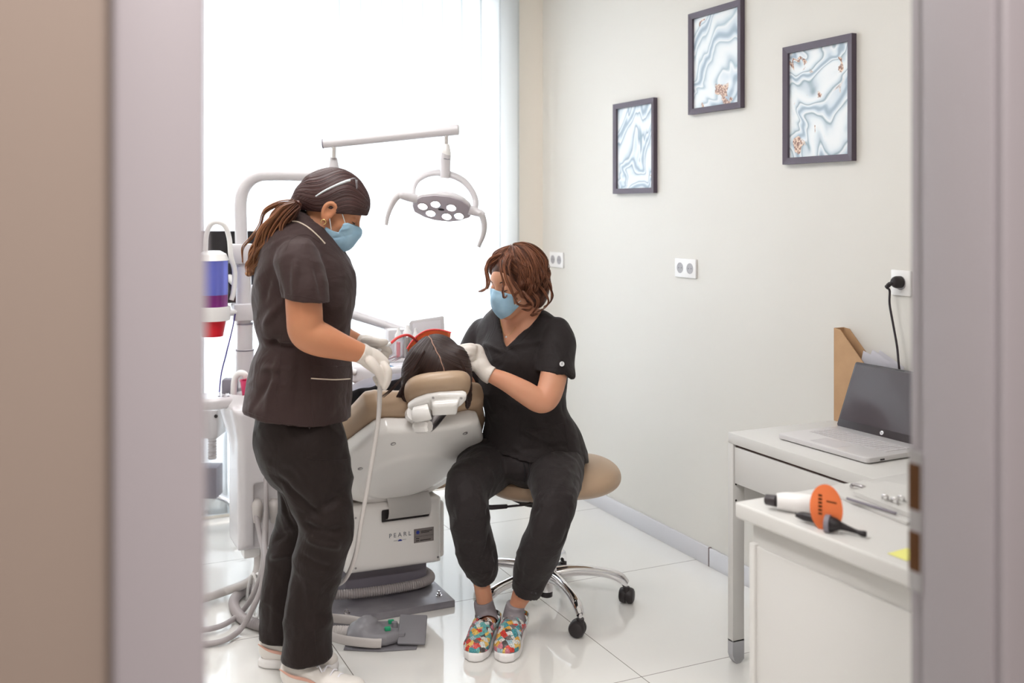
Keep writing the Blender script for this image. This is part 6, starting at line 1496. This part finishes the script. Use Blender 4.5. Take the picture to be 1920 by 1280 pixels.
for k in range(300):
    az0 = rnd.uniform(-2.9, 3.14); po0 = rnd.uniform(.05, 1.25); front = abs(az0) < 1.0
    az1 = az0
    if front: az1 = math.copysign(rnd.uniform(1.0, 1.5), az0 if abs(az0) > .15 else -.3); po0 = rnd.uniform(.05, .75)
    lft = rnd.uniform(.002, .018) + .010 * max(0, math.sin(az0)); pts = []; ph = rnd.uniform(0, 6.3); n_ = 8; end = rnd.uniform(1.85, 2.3)
    if az0 < -.8: end = rnd.uniform(1.5, 1.9)
    for j in range(n_):
        t = j / (n_ - 1); po = po0 + (end - po0) * t; az = az0 + (az1 - az0) * min(1, t * 1.5) + .10 * math.sin(4.5 * t + ph) * t
        rr = lft * (.4 + .8 * math.sin(math.pi * min(t * .9 + .1, 1))) + .006 * math.sin(9 * t + ph) * t
        p = scalp(az, min(po, 1.75), rr)
        if po > 1.75: p = p - hu * (po - 1.75) * .115 + (hs * math.sin(az) + hf * math.cos(az)) * (.016 * math.sin((po - 1.75) * 6 + ph))
        pts.append(p)
    lock(bm, pts, .005, .011, 15, k + 100, .0008, .006, rnd.uniform(.8, 2.2), 4)
# loose front locks hanging beside the face and a curl bundle over the ear
for k, pp in enumerate(([(935, 478, 3.50), (918, 487, 3.47), (911, 505, 3.46), (913, 522, 3.46), (912, 538, 3.46), (905, 545, 3.46), (897, 547, 3.46)],
                        [(940, 476, 3.50), (922, 482, 3.48), (914, 497, 3.47), (916, 515, 3.465), (917, 528, 3.46), (913, 540, 3.46)],
                        [(945, 476, 3.49), (938, 490, 3.47), (939, 510, 3.465), (944, 530, 3.465), (943, 545, 3.455), (946, 558, 3.45), (952, 555, 3.45)],
                        [(952, 478, 3.49), (946, 495, 3.47), (948, 520, 3.465), (956, 540, 3.47), (962, 556, 3.47), (970, 562, 3.48)],
                        [(960, 480, 3.49), (955, 500, 3.475), (960, 525, 3.475), (972, 545, 3.48), (980, 558, 3.48), (990, 562, 3.49)],
                        [(972, 548, 3.47), (966, 556, 3.465), (970, 568, 3.47), (984, 572, 3.48), (1000, 566, 3.49)],
                        [(980, 545, 3.47), (990, 556, 3.465), (1000, 570, 3.47), (992, 582, 3.48), (980, 580, 3.49)],
                        [(1015, 520, 3.58), (1030, 535, 3.58), (1036, 552, 3.59), (1030, 566, 3.59), (1020, 574, 3.60)],
                        [(1005, 530, 3.55), (1022, 550, 3.55), (1028, 566, 3.56), (1018, 580, 3.57), (1006, 584, 3.58)],
                        [(995, 545, 3.52), (1008, 562, 3.52), (1006, 578, 3.53), (996, 590, 3.54), (1008, 588, 3.55)])):
    for q in range(3): lock(bm, [W(x + rnd.uniform(-2, 2), y + rnd.uniform(-2, 2), z + rnd.uniform(-.01, .01)) for x, y, z in pp], .004, .0035, 8, 900 + k * 5 + q, .0011, .002, 1.5, 6)
link('hair', mesh_of(bm, True, 180), 'hair_auburn', sp_)

# ================================================================ lying patient
pp_ = thing('person', 'lying patient with long dark parted hair and orange glasses, head towards the camera', 'person', (1.23, 3.9, .49))
hf = (fw * .50 + up * .80 - rt * .40).normalized(); hu = (-fw * .86 + up * .50 + rt * .05); hu = (hu - hf * hu.dot(hf)).normalized(); hs = hf.cross(hu).normalized()
if hs.dot(rt) < 0: hs = -hs
ho = Vector((1.258, 3.275, .908))
f = Field((.85, 3.05, .45), (1.62, 4.98, 1.12), .006)
head_shape(f, ho, hf, hs, hu, k=.014)
B = lambda x, y, z: Vector((XC + x, y, z))
f.chain([ho - hu * .05 - hf * .02, B(.02, 3.42, .84)], [.050, .055], .03, 3)
f.chain([B(.01, 3.43, .80), B(0, 3.50, .765), B(0, 3.66, .70), B(0, 3.82, .625), B(0, 3.96, .60)], [(.12, .045), (.165, .062), (.15, .075), (.135, .09), (.16, .09)], .03, 4, u=(1, 0, 0))
for s_ in (-1, 1):
    f.chain([B(s_ * .165, 3.47, .765), B(s_ * .235, 3.60, .72), B(s_ * .245, 3.70, .66)], [.045, .04, .036], .02, 3)
    f.chain([B(s_ * .245, 3.70, .66), B(s_ * .17, 3.85, .72), B(s_ * .08, 3.93, .725)], [.036, .03, .026], .015, 3)
    f.chain([B(s_ * .075, 3.95, .585), B(s_ * .08, 4.3, .60), B(s_ * .075, 4.55, .575), B(s_ * .07, 4.80, .56)], [.085, .066, .052, .036], .02, 4)
    for q in range(4): f.chain([B(s_ * .06 - q * s_ * .008, 3.93, .725 + q * .0), B(s_ * (.03 - q * .004), 3.95 + q * .016, .735), B(s_ * -.0, 3.97 + q * .016, .725)], [.010, .009, .007], .005, 3)
link('body', f.mesh(None, 1), 'skin_pale', pp_, True)
f = Field((.85, 3.3, .45), (1.62, 4.15, 1.0), .006)
f.chain([B(.01, 3.42, .805), B(0, 3.50, .765), B(0, 3.66, .70), B(0, 3.82, .63), B(0, 4.0, .60)], [(.13, .055), (.175, .072), (.162, .085), (.15, .10), (.17, .10)], 0, 4, u=(1, 0, 0))
for s_ in (-1, 1): f.chain([B(s_ * .16, 3.46, .77), B(s_ * .225, 3.55, .73), B(s_ * .24, 3.64, .70)], [.060, .054, .05], .02, 3)
link('top', f.mesh(folds([], [(25, .003, 31)]), 1), 'black_knit', pp_, True)
f = Field((.95, 3.85, .42), (1.5, 4.85, .8), .007)
f.chain([B(0, 3.92, .60), B(0, 4.02, .60)], [(.165, .10), (.17, .09)], 0, 3, u=(1, 0, 0))
for s_ in (-1, 1): f.chain([B(s_ * .075, 3.98, .59), B(s_ * .08, 4.3, .605), B(s_ * .075, 4.55, .58), B(s_ * .07, 4.76, .565)], [.095, .078, .066, .055], .02, 4)
link('trousers', f.mesh(folds([], [(25, .003, 32)]), 1), 'black_knit', pp_, True)
for s_ in (-1, 1):
    link('shoe', tube([B(s_ * .07, 4.78, .55), B(s_ * .072, 4.81, .58), B(s_ * .075, 4.82, .66), B(s_ * .08, 4.825, .73)], [.035, .042, .045, .028], 16, 5, ell=.8), 'sneaker_white', pp_)
# hair combed from the parting down both sides
f = Field(*bounds([ho - up * .05], .24), .0032)
f.ell(ho + hu * .040 - hf * .010, (.106, .086, .101), (hf, hs, hu))
f.ell(ho + hu * .03 + hf * .03, (.075, .080, .085), (hf, hs, hu), k=.03)
CH(f, [(783, 668, 3.42, .030, .036), (773, 690, 3.41, .032, .036), (768, 715, 3.41, .026, .034), (762, 742, 3.42, .018, .026), (754, 758, 3.44, .006, .012)], .04, 4, u=rt)
CH(f, [(860, 668, 3.42, .030, .036), (868, 692, 3.41, .028, .034), (874, 720, 3.40, .018, .030), (878, 748, 3.41, .010, .022), (876, 764, 3.42, .004, .010)], .04, 4, u=rt)
f.ell(ho + hf * .125 - hu * .03, (.085, .075, .095), (hf, hs, hu), k=.015, op='s')
def psf(co):
    d = co - np.array(ho + hu * .0); b_ = d @ np.array(hf); c_ = d @ np.array(hu); a_ = d @ np.array(hs)
    return (np.arctan2(b_, c_ + .02) * 1.0 + .55 * np.sin(np.clip(np.abs(a_) / .1, 0, 1.3) * 1.3)) * (1 + .0 * a_) + np.sign(a_) * 3
def ppf(co):
    d = co - np.array(ho); a_ = d @ np.array(hs) + .0012 * np.sin(d @ np.array(hf) * 60) + .0008 * np.sin(d @ np.array(hf) * 160 + 1); return np.abs(a_) / .0042
link('hair', f.mesh(lambda co, n: .0011 * np.sin(psf(co) * 75 + 2 * np.sin(psf(co) * 23)) - .003 * np.exp(-ppf(co) ** 2 * 2), 1, {'strand': psf, 'part': ppf}), 'hair_black_brown', pp_, True)
bm = bmesh.new(); rnd = random.Random(8)
for k in range(30):
    s_ = -1 if k % 5 else 1; q = rnd.uniform(0, 1)
    if s_ < 0: pts = [(798 - 14 * q, 655 + 22 * q, 3.385), (778 - 10 * q, 690 + 10 * q, 3.375), (766 - 8 * q, 718, 3.385), (758 - 14 * q, 738 + 6 * q, 3.40), (752 - 20 * q + rnd.uniform(-4, 8), 752 + rnd.uniform(-4, 12), 3.42)] if k < 22 else [(790, 665, 3.385), (768, 695, 3.375), (752 - 8 * q, 715, 3.36), (738 - 14 * q, 732, 3.35), (722 - 18 * q, 745, 3.35)]
    else: pts = [(852 + 10 * q, 658 + 15 * q, 3.385), (868 + 4 * q, 690, 3.375), (876 + 3 * q, 720, 3.375), (880 + 2 * q, 745, 3.38), (880, 762, 3.39)]
    lock(bm, [W(*p) for p in pts], .003, .004, 6 if k < 22 else 2, 300 + k, .0009, .001, 1, 6)
link('hair', mesh_of(bm, True, 180), 'hair_black_strand', pp_)
# orange protective glasses
P_ = lambda a, b, c: ho + hf * a + hs * b + hu * c
f = Field(*bounds([P_(.09, 0, .02)], .12), .003)
f.slab([(-.078, -.028), (-.06, -.036), (-.02, -.034), (0, -.02), (.02, -.034), (.06, -.036), (.078, -.028), (.080, .022), (.05, .03), (-.05, .03), (-.080, .022)], P_(.122, 0, .040), hs, hu, hf, -.002, .002, .0018, bulge=lambda a, b: -.035 * (a / .078) ** 2)
gl = link('goggles', f.mesh(None, 1), 'orange_filter', pp_, True)
link('goggle_rim', tube([P_(.115 - .035 * (x / .078) ** 2 + .006, x, .040 + .030 - .006 * abs(x) / .08) for x in [(-.08 + .016 * i) for i in range(11)]], .0028, 10, 3), 'coral_tube', gl)
for s_ in (-1, 1): link('goggle_temple', tube([P_(.070, s_ * .080, .022), P_(.04, s_ * .088, .012), P_(.0, s_ * .088, .006)], .003, 8, 4), 'coral_tube', gl)
bb = thing('paper_bib', 'white paper bib on the chest of the lying patient beside the hanging hair', 'bib', B(-.05, 3.48, .9))
bm = bmesh.new(); rows = []
for i in range(9):
    v = i / 8; rows.append([bm.verts.new(B(-.225 + .45 * j / 10, 3.385 + .28 * v, .893 - .115 * v - .035 * ((j - 5) / 5) ** 2 + .004 * math.sin(j * 1.3 + i))) for j in range(11)])
for i in range(8):
    for j in range(10): bm.faces.new((rows[i][j], rows[i][j + 1], rows[i + 1][j + 1], rows[i + 1][j]))
bmesh.ops.solidify(bm, geom=bm.faces[:], thickness=.001)
link('sheet', mesh_of(bm, True, 60), 'paper', bb)
